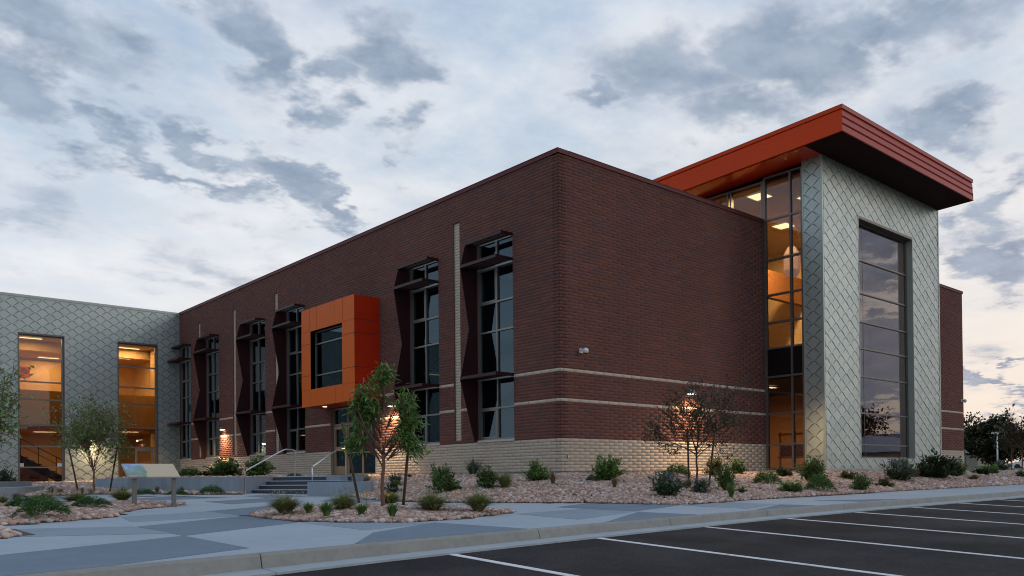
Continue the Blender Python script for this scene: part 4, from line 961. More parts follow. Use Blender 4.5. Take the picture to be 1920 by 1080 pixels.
def rockbed(name, poly, zf, dens, size, nsing):
    xs_, ys_ = zip(*poly); x0, x1, y0, y1 = min(xs_), min(max(xs_), 48), min(ys_), max(ys_)
    # surface
    st_ = .35; gx_ = np.arange(x0, max(xs_) + st_, st_); gy_ = np.arange(y0, y1 + st_, st_); X_, Y_ = np.meshgrid(gx_, gy_, indexing='ij')
    Z_ = zf(X_, Y_) - .012; ny_ = len(gy_); I_, J_ = np.meshgrid(np.arange(len(gx_) - 1), np.arange(ny_ - 1), indexing='ij')
    cx_ = gx_[I_] + st_ / 2; cy_ = gy_[J_] + st_ / 2; keep = inpoly(cx_, cy_, poly).ravel(); q_ = (I_ * ny_ + J_).ravel()[keep]
    me_ = np_mesh(name, np.stack([X_, Y_, Z_], -1).reshape(-1, 3), np.stack([q_, q_ + ny_, q_ + ny_ + 1, q_ + 1], 1), M['soil'], True)
    bed = link(name, me_); bed['kind'] = 'structure'
    ar = (x1 - x0) * (y1 - y0); n = int(ar * dens); px_ = rng.uniform(x0, x1, n); py_ = rng.uniform(y0, y1, n)
    d = np.hypot(px_ - camxy[0], py_ - camxy[1]); k = inpoly(px_, py_, poly) & (rng.uniform(0, 1, n) < np.clip(28 / d, .35, 1))
    px_, py_, d = px_[k], py_[k], d[k]; n = len(px_)
    s = rng.uniform(.65, 1.35, n) * size * np.clip(d / 24, 1, 1.5)
    pz_ = zf(px_, py_) + s * .28
    A_ = rng.uniform(0, 2 * PI, n); T_ = rng.uniform(-.5, .5, n); sx_ = rng.uniform(.8, 1.35, n); sz_ = rng.uniform(.5, .85, n); s = s * rng.choice([.8, 1, 1.25], n, p=[.4, .4, .2])
    order = np.argsort(d); sing = order[:nsing]; rest = order[nsing:]
    for i in sing:
        o = link('stone', ROCKM[i % 8], bed, (px_[i], py_[i], pz_[i])); o.rotation_euler = (T_[i], T_[i] * .6, A_[i]); o.scale = (s[i] * sx_[i], s[i], s[i] * sz_[i])
    Vs = []; Fs = []; off = 0
    for kk in range(12):
        idx = rest[rest % 12 == kk]
        if not len(idx): continue
        v, f_ = ICO[kk]; L = v[None] * np.stack([s[idx] * sx_[idx], s[idx], s[idx] * sz_[idx]], 1)[:, None, :]
        ct, st2 = np.cos(T_[idx])[:, None], np.sin(T_[idx])[:, None]; y_ = L[..., 1] * ct - L[..., 2] * st2; z_ = L[..., 1] * st2 + L[..., 2] * ct
        ca, sa = np.cos(A_[idx])[:, None], np.sin(A_[idx])[:, None]; x_ = L[..., 0] * ca - y_ * sa; y2 = L[..., 0] * sa + y_ * ca
        Q = np.stack([x_ + px_[idx][:, None], y2 + py_[idx][:, None], z_ + pz_[idx][:, None]], -1)
        Vs.append(Q.reshape(-1, 3)); Fs.append((np.arange(len(idx))[:, None, None] * 12 + f_[None]).reshape(-1, 3) + off); off += len(idx) * 12
    o = link('stones', np_mesh('stones', np.concatenate(Vs), np.concatenate(Fs), M['rock']), bed); o['kind'] = 'stuff'
    return bed
zI, zL, zC = mound(ISL), mound(LBED), mound(LCOR)
zR = lambda x, y: plaza_z(np.asarray(x, float), np.asarray(y, float)) + .02 + 0 * np.asarray(x)
rockbed('rock_bank', BANK, bank_z, 300, .046, 0)
rockbed('rock_island', ISL, zI, 420, .044, 300)
rockbed('rock_bed', LBED, zL, 380, .045, 200)
rockbed('rock_corner', LCOR, zC, 380, .044, 60)
rockbed('rear_rock_bed', RBED, zR, 70, .06, 0)
rockbed('planter_rocks', PLANT, lambda x, y: -.09 + 0 * np.asarray(x, float), 45, .055, 0)

# ------------------------------------------------------------------ plants
def leaves_mesh(name, base, dirs, L, Wd, mt, droop=0.0, bend=True):
    """leaf blades: base (n,3), dirs (n,3) unit, L, Wd (n,) ; two quads folded along the length"""
    n = len(base); up_ = np.array([0, 0, 1.0]); side = np.cross(dirs, up_ + rng.normal(0, .35, (n, 3))); side /= np.linalg.norm(side, axis=1, keepdims=True) + 1e-9
    midp = base + dirs * (L * .5)[:, None]; tip = base + dirs * L[:, None]; tip[:, 2] -= droop * L
    w = side * (Wd / 2)[:, None]
    V = np.stack([base, midp + w, tip, midp - w], 1).reshape(-1, 3); F = np.arange(n * 4).reshape(-1, 4)
    return np_mesh(name, V, F, mt)
def rdirs(n, up_bias=0.0, spread=1.0):
    d = rng.normal(0, 1, (n, 3)) * spread; d[:, 2] += up_bias; return d / (np.linalg.norm(d, axis=1, keepdims=True) + 1e-9)
PROTO = {}
def build_plant(kind, var):
    """unit plants ~1 wide, 1 high (scaled later); returns list of (name, mesh)"""
    r = rng
    if kind in ('shrub', 'shrub_dark', 'shrub_light', 'shrub_yellow', 'sage'):
        mt = {'shrub': M['leaf2'], 'shrub_dark': M['leaf_dark'], 'shrub_light': M['leaf1'], 'shrub_yellow': M['olive'], 'sage': M['sage']}[kind]
        mb = MB(); B = []; D = []
        for k in range(26):
            a = r.uniform(0, 2 * PI); e = r.uniform(.25, 1.35); R_ = r.uniform(.6, 1.05); tip = Vector((math.cos(a) * math.cos(e) * .5 * R_, math.sin(a) * math.cos(e) * .5 * R_, math.sin(e) * R_ * .95 + .02))
            mid_ = tip * .5 + Vector((0, 0, .05)); mb.tube([(0, 0, 0), mid_, tip], [.014, .008, .004], 3)
            m_ = 60
            t_ = r.uniform(.25, 1.05, m_)[:, None]; p = np.array(tip)[None] * t_ + r.normal(0, .045, (m_, 3)); p[:, 2] = np.maximum(p[:, 2], .02)
            B.append(p); d = rdirs(m_, .4) * .8 + np.array(tip.normalized())[None] * .6; D.append(d / np.linalg.norm(d, axis=1, keepdims=True))
        B = np.concatenate(B); D = np.concatenate(D); n = len(B)
        out = [('foliage', leaves_mesh('foliage', B, D, r.uniform(.09, .16, n), r.uniform(.04, .07, n), mt)), ('stems', mb.mesh('stems', M['bark_dark']))]
        if kind == 'sage':
            n = 60; a = r.uniform(0, 2 * PI, n); q_ = r.uniform(.1, .5, n); B = np.stack([np.cos(a) * q_, np.sin(a) * q_, r.uniform(.5, .85, n)], 1); D = rdirs(n, 3, .5)
            out.append(('flower_spikes', leaves_mesh('flower_spikes', B, D, r.uniform(.12, .22, n), r.uniform(.015, .03, n), M['violet'])))
        return out
    if kind == 'juniper':
        n = 2600; a = r.uniform(0, 2 * PI, n); q_ = np.sqrt(r.uniform(0, 1, n)) * .5 * (1 + .16 * np.sin(a * 5 + var)); h = (1 - (q_ / .58) ** 2) * r.uniform(.35, 1, n)
        B = np.stack([np.cos(a) * q_, np.sin(a) * q_, np.maximum(h * .85, .02)], 1); D = np.stack([np.cos(a), np.sin(a), r.uniform(.1, 1.2, n)], 1) + r.normal(0, .4, (n, 3)); D /= np.linalg.norm(D, axis=1, keepdims=True)
        return [('foliage', leaves_mesh('foliage', B, D, r.uniform(.08, .17, n), r.uniform(.014, .03, n), M['juniper']))]
    if kind in ('grass', 'daylily', 'dry', 'yucca', 'pale'):
        n = {'grass': 900, 'daylily': 130, 'dry': 240, 'yucca': 85, 'pale': 90}[kind]; mt = {'grass': M['grassb'], 'daylily': M['grassd'], 'dry': M['dry'], 'yucca': M['yucca'], 'pale': M['paleg']}[kind]
        a = r.uniform(0, 2 * PI, n); lean = np.abs(r.normal(0, .62, n)) if kind == 'grass' else r.uniform(0, {'daylily': .75, 'dry': .6, 'yucca': 1.25, 'pale': 1.2}[kind], n)
        lean = np.minimum(lean, 1.35); L = r.uniform(.6, 1.08, n) * (.85 if kind != 'yucca' else 1); seg = 3; wd = {'grass': .012, 'daylily': .04, 'dry': .016, 'yucca': .03, 'pale': .02}[kind] * r.uniform(.7, 1.3, n)
        br = r.uniform(0, .10, n); V = []
        pos = np.stack([np.cos(a) * br, np.sin(a) * br, np.zeros(n)], 1); ang = lean * .35; sd_ = np.stack([-np.sin(a), np.cos(a), np.zeros(n)], 1)
        rings = []
        for i in range(seg + 1):
            w = wd * (1 - .98 * (i / seg) ** 1.5)
            rings.append(np.stack([pos - sd_ * w[:, None], pos + sd_ * w[:, None]], 1))
            dirn = np.stack([np.cos(a) * np.sin(ang), np.sin(a) * np.sin(ang), np.cos(ang)], 1); pos = pos + dirn * (L / seg)[:, None]; ang = ang + lean * (.45 if kind not in ('yucca', 'pale') else .12) * 1.2
            pos[:, 2] = np.maximum(pos[:, 2], .02)
        V = np.stack(rings, 1).reshape(n, -1, 3); k_ = V.shape[1]; F = np.array([(2 * i, 2 * i + 1, 2 * i + 3, 2 * i + 2) for i in range(seg)])
        out = [('blades', np_mesh('blades', V.reshape(-1, 3), (np.arange(n)[:, None, None] * k_ + F[None]).reshape(-1, 4), mt))]
        if kind == 'grass':
            m_ = 90; a = r.uniform(0, 2 * PI, m_); q_ = r.uniform(.05, .5, m_); B = np.stack([np.cos(a) * q_, np.sin(a) * q_, .98 - q_ * .55 + r.uniform(-.05, .15, m_)], 1); D = rdirs(m_, 2.5, .8)
            out.append(('seed_heads', leaves_mesh('seed_heads', B, D, r.uniform(.08, .14, m_), r.uniform(.014, .024, m_), M['paleg'])))
        return out
def plant(kind, x, y, z, w, h, name, label, cat='shrub', group=None):
    v = rnd.randrange(2); key = (kind, v)
    if key not in PROTO: PROTO[key] = build_plant(kind, v * 2.1)
    t = thing(name, label, cat, (x, y, z), group, rnd.uniform(0, 6.28)); kx = {'grass': 1.7, 'daylily': 1.7, 'juniper': 1.15}.get(kind, 1.3); t.scale = (w * kx, w * kx, h * {'juniper': 1.9, 'grass': 1.35}.get(kind, 1.22))
    if y < 6 and x < -6.5: t.location.z += .05
    for n_, me_ in PROTO[key]:
        o = link(n_, me_, t)
        if n_ == 'flower_spikes': o['kind'] = 'stuff'
    return t
plant('yucca', -3.07, 4.41, -0.381, 0.61, 0.40, 'spreading_shrub', 'low dark spiky plant on the bank behind the right stake', 'plant')
plant('shrub_dark', -0.99, 6.9, -0.172, 0.23, 0.13, 'small_shrub', 'tiny dark shrub against the wall behind the leafy sapling', 'shrub')
plant('yucca', -1.02, 4.97, -0.163, 0.78, 0.36, 'yucca', 'yucca half hidden behind a round green shrub', 'yucca')
plant('shrub', -4.75, -0.67, -0.553, 0.69, 0.63, 'round_shrub', 'upright green shrub left of the yucca pair on the bank', 'shrub')
plant('juniper', -4.34, -0.73, -0.492, 0.30, 0.12, 'juniper', 'flat juniper at the foot of the upright shrub on the bank', 'shrub')
plant('yucca', -0.25, 4.16, -0.121, 0.65, 0.54, 'yucca', 'spiky yucca standing alone by the cream brick wall', 'yucca')
plant('shrub', -3.66, -1.21, -0.446, 0.64, 0.46, 'round_shrub', 'dense green shrub in front of the lone yucca', 'shrub')
plant('grass', -3.35, -1.53, -0.449, 0.40, 0.39, 'grass_clump', 'feathery grass clump touching the dense shrub', 'grass')
plant('shrub_light', -1.84, -1.04, -0.29, 0.62, 0.50, 'round_shrub', 'loose bright shrub left of the building corner', 'shrub')
plant('dry', -2.27, -2.2, -0.383, 0.31, 0.37, 'dry_grass_clump', 'brownish grass clump just below the building corner', 'grass')
plant('shrub_light', -0.7, -2.68, -0.306, 0.76, 0.61, 'round_shrub', 'tall loose shrub right of the building corner', 'shrub')
plant('dry', -1.67, -3.88, -0.473, 0.27, 0.30, 'dry_grass_clump', 'small dry clump in front of the tall loose shrub', 'grass')
plant('juniper', -1.09, -2.5, -0.3, 0.32, 0.14, 'juniper', 'small low juniper left of the tall loose shrub', 'shrub')
plant('juniper', 2.6, -2.36, -0.235, 0.68, 0.29, 'juniper', 'dark low juniper left of the bare sapling trunk', 'shrub')
plant('dry', 3.32, -1.48, -0.187, 0.14, 0.37, 'dry_stalk', 'thin dry stalk above the dark juniper', 'plant')
plant('sage', -2.01, -5.93, -0.645, 0.69, 0.52, 'lavender', 'grey-green lavender with violet flowers left of the stake', 'lavender')
plant('dry', -0.14, -5.03, -0.524, 0.41, 0.30, 'dry_grass_clump', 'dull brown clump between lavender and stake', 'grass')
plant('sage', -0.35, -5.66, -0.622, 0.45, 0.35, 'lavender', 'small violet lavender around the bare sapling trunk', 'lavender')
plant('shrub_yellow', 5.11, -1.83, -0.204, 0.70, 0.56, 'round_shrub', 'yellow-green shrub by the wall right of the stake', 'shrub')
plant('shrub', 6.89, -1.43, -0.178, 0.70, 0.48, 'round_shrub', 'rounded shrub by the wall near the curtain window', 'shrub')
plant('shrub', 0.82, -5.5, -0.582, 0.56, 0.56, 'round_shrub', 'dark green shrub in front of the yellow-green one', 'shrub')
plant('daylily', -0.46, -6.63, -0.741, 0.23, 0.41, 'upright_grass', 'bright upright grass tuft at the pavement edge', 'grass')
plant('shrub_light', 1.1, -5.77, -0.628, 0.28, 0.15, 'small_shrub', 'little bright shrub right of the upright grass tuft', 'shrub')
plant('juniper', 4.28, -4.41, -0.469, 0.67, 0.29, 'juniper', 'dark juniper mat below the curtain wall', 'shrub')
plant('shrub_light', 3.06, -6.06, -0.669, 0.70, 0.29, 'spreading_shrub', 'sprawling light shrub near the pavement below the tower corner', 'shrub')
plant('shrub_dark', 8.2, -2.46, -0.29, 0.63, 0.33, 'round_shrub', 'shrub against the foot of the curtain wall', 'shrub')
plant('shrub', 6.96, -4.31, -0.459, 0.93, 0.69, 'round_shrub', 'large bushy shrub at the zinc tower corner', 'shrub')
plant('juniper', 4.52, -6.05, -0.669, 0.67, 0.31, 'juniper', 'bright juniper in front of the large bushy shrub', 'shrub')
plant('shrub_yellow', 9.02, -4.45, -0.379, 0.61, 0.29, 'round_shrub', 'olive dome-shaped shrub below the tower', 'shrub')
plant('shrub', 6.41, -6.32, -0.692, 0.58, 0.45, 'round_shrub', 'green shrub below the left edge of the tower window', 'shrub')
plant('shrub_yellow', 8.59, -5.94, -0.618, 0.55, 0.27, 'round_shrub', 'small olive shrub below the tower window', 'shrub')
plant('sage', 10.98, -5.32, -0.458, 1.00, 0.70, 'lavender', 'large feathery grey-green shrub under the tower window', 'shrub')
plant('dry', 13.36, -4.76, -0.389, 0.55, 0.40, 'dry_grass_clump', 'reddish dry clump between two large shrubs', 'grass')
plant('shrub_dark', 14.05, -4.81, -0.378, 0.80, 0.60, 'round_shrub', 'dark shrub left of the tallest shrub at the tower end', 'shrub')
plant('shrub_dark', 14.64, -5.1, -0.405, 1.21, 0.89, 'round_shrub', 'tallest dark shrub at the right edge of the tower', 'shrub')
plant('shrub', 17.05, -4.69, -0.364, 0.86, 0.60, 'round_shrub', 'green shrub in front of the brick end wall', 'shrub')
plant('dry', 16.8, -5.5, -0.514, 0.71, 0.27, 'spreading_shrub', 'low tan and green mat right of the building', 'shrub')
plant('shrub_dark', 20.24, -4.41, -0.301, 0.78, 0.28, 'spreading_shrub', 'low dark shrub at the building end', 'shrub')
plant('shrub_light', 22.49, -3.96, -0.314, 0.87, 0.43, 'round_shrub', 'light shrub before the street lamp', 'shrub')
plant('sage', 36.96, 0.82, -0.158, 0.92, 0.59, 'lavender', 'pinkish feathery shrub near the street lamp', 'shrub')
plant('shrub', 22.32, -5.35, -0.44, 0.47, 0.28, 'round_shrub', 'small shrub at the right picture edge', 'shrub')
plant('shrub_dark', -4.89, 1.51, -0.582, 0.38, 0.32, 'small_shrub', 'low brown-green shrub behind the island trunk', 'shrub')
plant('shrub_light', -3.15, 4.16, -0.412, 0.33, 0.17, 'small_shrub', 'small light shrub behind the island', 'shrub')
plant('pale', -3.0, 6.34, -0.277, 0.57, 0.25, 'dry_tuft', 'pale spiky tuft on the rocks right of the bench', 'plant')
plant('grass', -10.72, -4.84, -0.762, 0.54, 0.27, 'ornamental_grass', 'leftmost ornamental grass clump of the rock island', 'grass')
plant('daylily', -10.57, -5.42, -0.769, 0.20, 0.20, 'daylily', 'small bright daylily right of the leftmost grass', 'daylily')
plant('daylily', -10.63, -6.19, -0.779, 0.26, 0.23, 'daylily', 'daylily with yellow flowers in the middle of the island', 'daylily')
plant('grass', -9.8, -5.17, -0.761, 0.48, 0.28, 'ornamental_grass', 'ornamental grass clump left of the leaning stake', 'grass')
plant('daylily', -10.11, -6.36, -0.779, 0.24, 0.19, 'daylily', 'daylily at the foot of the leaning stake', 'daylily')
plant('grass', -8.07, -3.8, -0.734, 0.47, 0.24, 'ornamental_grass', 'grass clump behind the island sapling trunk', 'grass')
plant('daylily', -9.97, -7.1, -0.788, 0.22, 0.22, 'daylily', 'bright daylily in front of the island sapling trunk', 'daylily')
plant('grass', -8.74, -6.34, -0.772, 0.57, 0.28, 'ornamental_grass', 'wide ornamental grass clump right of the island stake', 'grass')
plant('grass', -8.0, -6.71, -0.773, 0.52, 0.28, 'ornamental_grass', 'rightmost ornamental grass clump of the island', 'grass')
plant('dry', -13.15, 3.82, -0.656, 0.31, 0.23, 'dry_grass_clump', 'brown grass clump at the left end of the left bed', 'grass')
plant('grass', -13.61, 2.56, -0.676, 0.21, 0.18, 'ornamental_grass', 'grass clump cut by the left picture edge', 'grass')
plant('grass', -13.12, 1.34, -0.69, 0.50, 0.26, 'ornamental_grass', 'grass clump behind the junipers of the left bed', 'grass')
plant('juniper', -13.54, 0.64, -0.702, 0.57, 0.15, 'juniper', 'juniper mat left and behind in the left bed', 'shrub')
plant('juniper', -13.85, -2.63, -0.748, 0.63, 0.19, 'juniper', 'nearest bright juniper mat of the left bed', 'shrub')
plant('grass', -12.33, 2.14, -0.675, 0.58, 0.21, 'ornamental_grass', 'low grass clump in the middle of the left bed', 'grass')
plant('juniper', -12.53, 0.06, -0.704, 0.57, 0.14, 'juniper', 'juniper mat right in the left bed', 'shrub')
plant('grass', -11.18, 3.11, -0.656, 0.53, 0.23, 'ornamental_grass', 'grass clump just left of the sign', 'grass')
plant('daylily', -9.39, 9.91, -0.554, 0.30, 0.23, 'daylily', 'small tuft behind the sign near the right stake', 'daylily')
plant('dry', -10.93, 11.85, -0.536, 0.34, 0.25, 'dry_grass_clump', 'small dry clump at the end of the seat wall', 'grass')
plant('pale', -10.61, 12.21, -0.529, 0.42, 0.22, 'dry_tuft', 'pale spiky tuft right of the seat wall end', 'plant')
plant('dry', -10.25, 11.01, -0.544, 0.23, 0.22, 'dry_grass_clump', 'small clump at the foot of the zinc-wall sapling', 'grass')
plant('pale', -9.93, 11.36, -0.537, 0.35, 0.20, 'dry_tuft', 'pale spiky tuft beside the zinc-wall sapling', 'plant')
plant('juniper', -9.24, 8.3, -0.575, 0.51, 0.13, 'juniper', 'low juniper at the left end of the planter wall', 'shrub')
plant('dry', -8.67, 9.01, -0.563, 0.23, 0.26, 'dry_grass_clump', 'small dry clump behind the right sign post', 'grass')
plant('juniper', -8.57, 7.47, -0.583, 0.47, 0.11, 'juniper', 'low juniper left of the middle of the planter wall', 'shrub')
plant('dry', -7.98, 8.9, -0.56, 0.27, 0.23, 'dry_grass_clump', 'dry clump in front of the middle of the planter wall', 'grass')
plant('juniper', -8.2, 5.71, -0.605, 0.54, 0.17, 'juniper', 'low juniper in front of the right part of the planter wall', 'shrub')
plant('juniper', -6.14, 13.68, -0.1, 0.75, 0.28, 'juniper', 'dark juniper at the left end on top of the planter', 'shrub')
plant('shrub_dark', -5.69, 13.26, -0.1, 0.51, 0.26, 'small_shrub', 'small dark shrub on the planter', 'shrub')
plant('shrub', -5.21, 12.80, -0.1, 1.26, 0.59, 'round_shrub', 'large green shrub on the planter under the fourth window', 'shrub')
plant('dry', -5.21, 11.42, -0.1, 0.27, 0.38, 'dry_stalk', 'brown dry plant between the two planter shrubs', 'plant')
plant('shrub', -4.48, 11.42, -0.1, 1.05, 0.62, 'round_shrub', 'large green shrub on the planter beside the stairs', 'shrub')
plant('juniper', -3.79, 10.07, -0.1, 0.46, 0.11, 'small_shrub', 'tiny low plant at the top of the stairs', 'shrub')
plant('shrub_dark', -10.12, 24.38, -0.45, 0.64, 0.80, 'round_shrub', 'dark shrub behind the far seat wall at the left edge', 'shrub')

# ------------------------------------------------------------------ young trees
def grow_tree(pos, H, trunk_h, r0, spread, seed, leafmt, barkmt, nleaf, leafL, leafW, name, label, droop=.3, nb_=11, lean=(0, 0), levels=2, updir=.9, lr=.12, blobs=None, group=None):
    R = random.Random(seed); t = thing(name, label, 'tree', pos, group); mb = MB(); tips = []
    def inside(p):
        return blobs is None or p.z < trunk_h * 1.25 or any((p - Vector(b_[:3])).length < b_[3] * 1.12 for b_ in blobs)
    def branch(p, d, L, r, lev):
        pts = [p]; rs = [r]; n = 5
        if not inside(p): return
        for i in range(n):
            d = (d + Vector((R.gauss(0, .16), R.gauss(0, .16), R.gauss(.04, .10)))).normalized(); p = p + d * (L / n)
            if not inside(p): break
            pts.append(p); rs.append(max(.0045, r * (1 - .8 * (i + 1) / n)))
            if lev < levels and i >= 1:
                for _ in range(2 if lev == 0 else 1 + (R.random() < .7)):
                    s_ = Vector((R.gauss(0, 1), R.gauss(0, 1), R.gauss(.25, .6))).normalized(); branch(p, (d * .75 + s_ * .75).normalized(), L * R.uniform(.38, .62), max(.0055, rs[-1] * .6), lev + 1)
            if lev >= 1: tips.append((p.copy(), d.copy()))
        if len(pts) > 1: mb.tube(pts, rs, 6 if lev == 0 else 4)
    tr = [Vector((0, 0, -.03))]
    for i in range(1, 6): tr.append(Vector((lean[0] * (i / 5) ** 1.3 + R.gauss(0, .012), lean[1] * (i / 5) ** 1.3 + R.gauss(0, .012), trunk_h * i / 5)))
    mb.tube(tr, [r0 * 1.15, r0, r0 * .93, r0 * .86, r0 * .8, r0 * .7], 8)
    for k in range(nb_):
        a = 2 * PI * k / nb_ + R.uniform(-.3, .3); e = R.uniform(.35, 1.25) if k else 1.5
        d = Vector((math.cos(a) * math.cos(e) * spread, math.sin(a) * math.cos(e) * spread, math.sin(e) * updir)).normalized()
        f_ = R.uniform(.72, 1.0); p0 = tr[-1] * f_ if f_ < .98 else tr[-1]
        branch(p0, d, (H - trunk_h) * R.uniform(.65, 1.0) * (1.05 if e > 1 else .85), r0 * R.uniform(.3, .5), 0)
    T = np.array([(*p, *d) for p, d in tips])
    if blobs is not None:      # side shoots where the crown hangs lower than the main limbs reach
        ex = []
        for bx, by, bz, br in blobs:
            if (np.linalg.norm(T[:, :3] - np.array([bx, by, bz]), axis=1) < br).sum() < 40:
                for _ in range(14):
                    e_ = Vector((bx, by, bz)) + Vector((R.gauss(0, 1), R.gauss(0, 1), R.gauss(0, 1))).normalized() * br * R.uniform(.2, .95)
                    s0 = Vector((bx * .12, by * .12, max(.95, bz * .72))); mid_ = (s0 + e_) / 2 + Vector((0, 0, .12))
                    mb.tube([s0, mid_, e_], [.008, .006, .0035], 4)
                    for q_ in (.4, .6, .8, 1.0): ex.append((*(mid_.lerp(e_, q_)), *((e_ - mid_).normalized())))
        if ex: T = np.concatenate([T, np.array(ex)])
    part('trunk', mb, barkmt, t, True)
    if blobs is not None:     # keep leaves within the crown masses given
        keep = np.zeros(len(T), bool)
        for bx, by, bz, br in blobs: keep |= np.linalg.norm((T[:, :3] - np.array([bx, by, bz])) / br, axis=1) < 1
        if keep.sum() > 10: T = T[keep]
        per = nleaf // len(blobs); ids = []
        for bx, by, bz, br in blobs:
            c_ = np.where(np.linalg.norm(T[:, :3] - np.array([bx, by, bz]), axis=1) < br)[0]
            if len(c_): ids.append(rng.choice(c_, int(per * (br / .3) ** 1.6)))
        idx = np.concatenate(ids); nleaf = len(idx)
    else: idx = rng.integers(0, len(T), nleaf)
    if True:
        pass
    idx = idx; B = T[idx, :3] + rng.normal(0, lr * .38, (nleaf, 3)); D = T[idx, 3:] * .5 + rdirs(nleaf, -droop, 1.0) * .8; D /= np.linalg.norm(D, axis=1, keepdims=True)
    me_ = leaves_mesh('crown', B, D, rng.uniform(.6, 1.25, nleaf) * leafL, rng.uniform(.7, 1.2, nleaf) * leafW, leafmt, droop * .35)
    link('crown', me_, t); return t
def stake(a, b_, label, r=.028):
    t = thing('tree_stake', label, 'tree stake', a); mb = MB(); v = Vector(b_) - Vector(a)
    mb.tube([(0, 0, -.05), tuple(v * .5 + Vector((.004, 0, 0))), tuple(v)], [r, r * .96, r * .9], 8); part('pole', mb, M['stake'], t, True)
    mb = MB(); n_ = v.normalized(); p_ = v * .62; mb.tube([tuple(p_ - n_ * .02), tuple(p_ + n_ * .02)], r * 1.25, 8); part('tie_band', mb, M['black'], t)
def cam_pt(x0, y0, z0, dl, dz_):   # point offset to the camera's right by dl metres and up by dz
    return (x0 + .724 * dl, y0 - .690 * dl, z0 + dz_)

def mass(lst): return [(.724 * l, -.690 * l, z, r) for l, z, r in lst]
grow_tree((-8.79, -4.77, -.75), 2.85, 1.12, .038, .72, 3, M['leaf1'], M['bark'], 4400, .15, .040, 'leafy_sapling', 'leafy green sapling with reddish trunk in the rock island', droop=.55, nb_=13, lr=.16, blobs=mass([(-.12, 2.2, .30), (.02, 2.6, .22), (-.40, 1.75, .28), (-.52, 1.35, .22), (-.42, 2.05, .2), (.46, 2.1, .22), (.52, 1.65, .24), (.60, 1.2, .2), (.40, 1.4, .16), (-.2, 1.9, .24)]), group='staked young trees')
stake((-8.38, -3.15, -.73), (-8.66, -2.92, 1.02), 'wooden stake leaning left of the leafy island sapling')
stake((-8.44, -4.88, -.75), (-8.31, -5.03, 1.25), 'wooden stake right of the leafy island sapling')
grow_tree((.95, -4.45, -.48), 2.85, 1.12, .030, 1.25, 11, M['leaf_dark'], M['bark_dark'], 3200, .085, .045, 'bare_sapling', 'open dark sapling with few leaves before the lit wall lamp', droop=.0, nb_=15, lr=.05, group='staked young trees')
stake((1.04, -4.09, -.43), (1.02, -4.08, 1.15), 'wooden stake left of the open dark sapling')
stake((1.16, -4.67, -.51), (1.29, -4.80, .98), 'wooden stake right of the open dark sapling')
grow_tree((-9.72, 11.88, -.54), 2.62, .85, .035, .42, 21, M['leaf1'], M['bark'], 3600, .12, .05, 'round_sapling', 'round-crowned sapling before the lamp on the zinc wall', droop=.3, nb_=13, lr=.13, group='staked young trees')
stake((-9.92, 12.96, -.52), (-10.15, 13.16, .93), 'wooden stake left of the round-crowned sapling')
stake((-9.22, 12.07, -.53), (-9.03, 11.87, .98), 'wooden stake right of the round-crowned sapling')
grow_tree((-14.55, 2.9, -.6), 3.0, 1.05, .04, .75, 31, M['leaf1'], M['bark'], 5000, .14, .045, 'edge_sapling', 'leafy sapling cut off by the left picture edge', droop=.5, nb_=13, lr=.15, group='staked young trees')
grow_tree((46.5, 3.6, -.45), 3.6, 1.7, .05, .5, 41, M['farleaf'], M['bark'], 700, .24, .13, 'thin_sapling', 'left of two thin saplings at the far right', droop=.1, nb_=9, lr=.15)
grow_tree((47.1, 3.1, -.45), 3.9, 1.7, .05, .5, 43, M['farleaf'], M['bark'], 700, .24, .13, 'thin_sapling', 'right of two thin saplings at the far right', droop=.1, nb_=9, lr=.15)
for fx, fy, fz in ((-9.75, -6.6, -.42), (-9.98, -6.3, -.38), (-7.9, -5.9, -.45)):
    t = thing('daylily_flower', {-9.75: 'yellow daylily bloom in the middle of the island', -9.98: 'orange daylily bloom left of the yellow one', -7.9: 'daylily bloom at the foot of the wide grass clump'}[fx], 'flower', (fx, fy, fz)); mb = MB()
    for k in range(6):
        a = k * PI / 3; mb.add([(0, 0, -.02), (.03 * math.cos(a + .5), .03 * math.sin(a + .5), .02), (.055 * math.cos(a), .055 * math.sin(a), .035), (.03 * math.cos(a - .5), .03 * math.sin(a - .5), .02)], [(0, 1, 2, 3)])
    part('petals', mb, M['flower'], t, kind='stuff'); mb = MB(); mb.tube([(0, 0, -.33), (0, 0, -.015)], .004, 4); part('stalk', mb, M['grassd'], t)


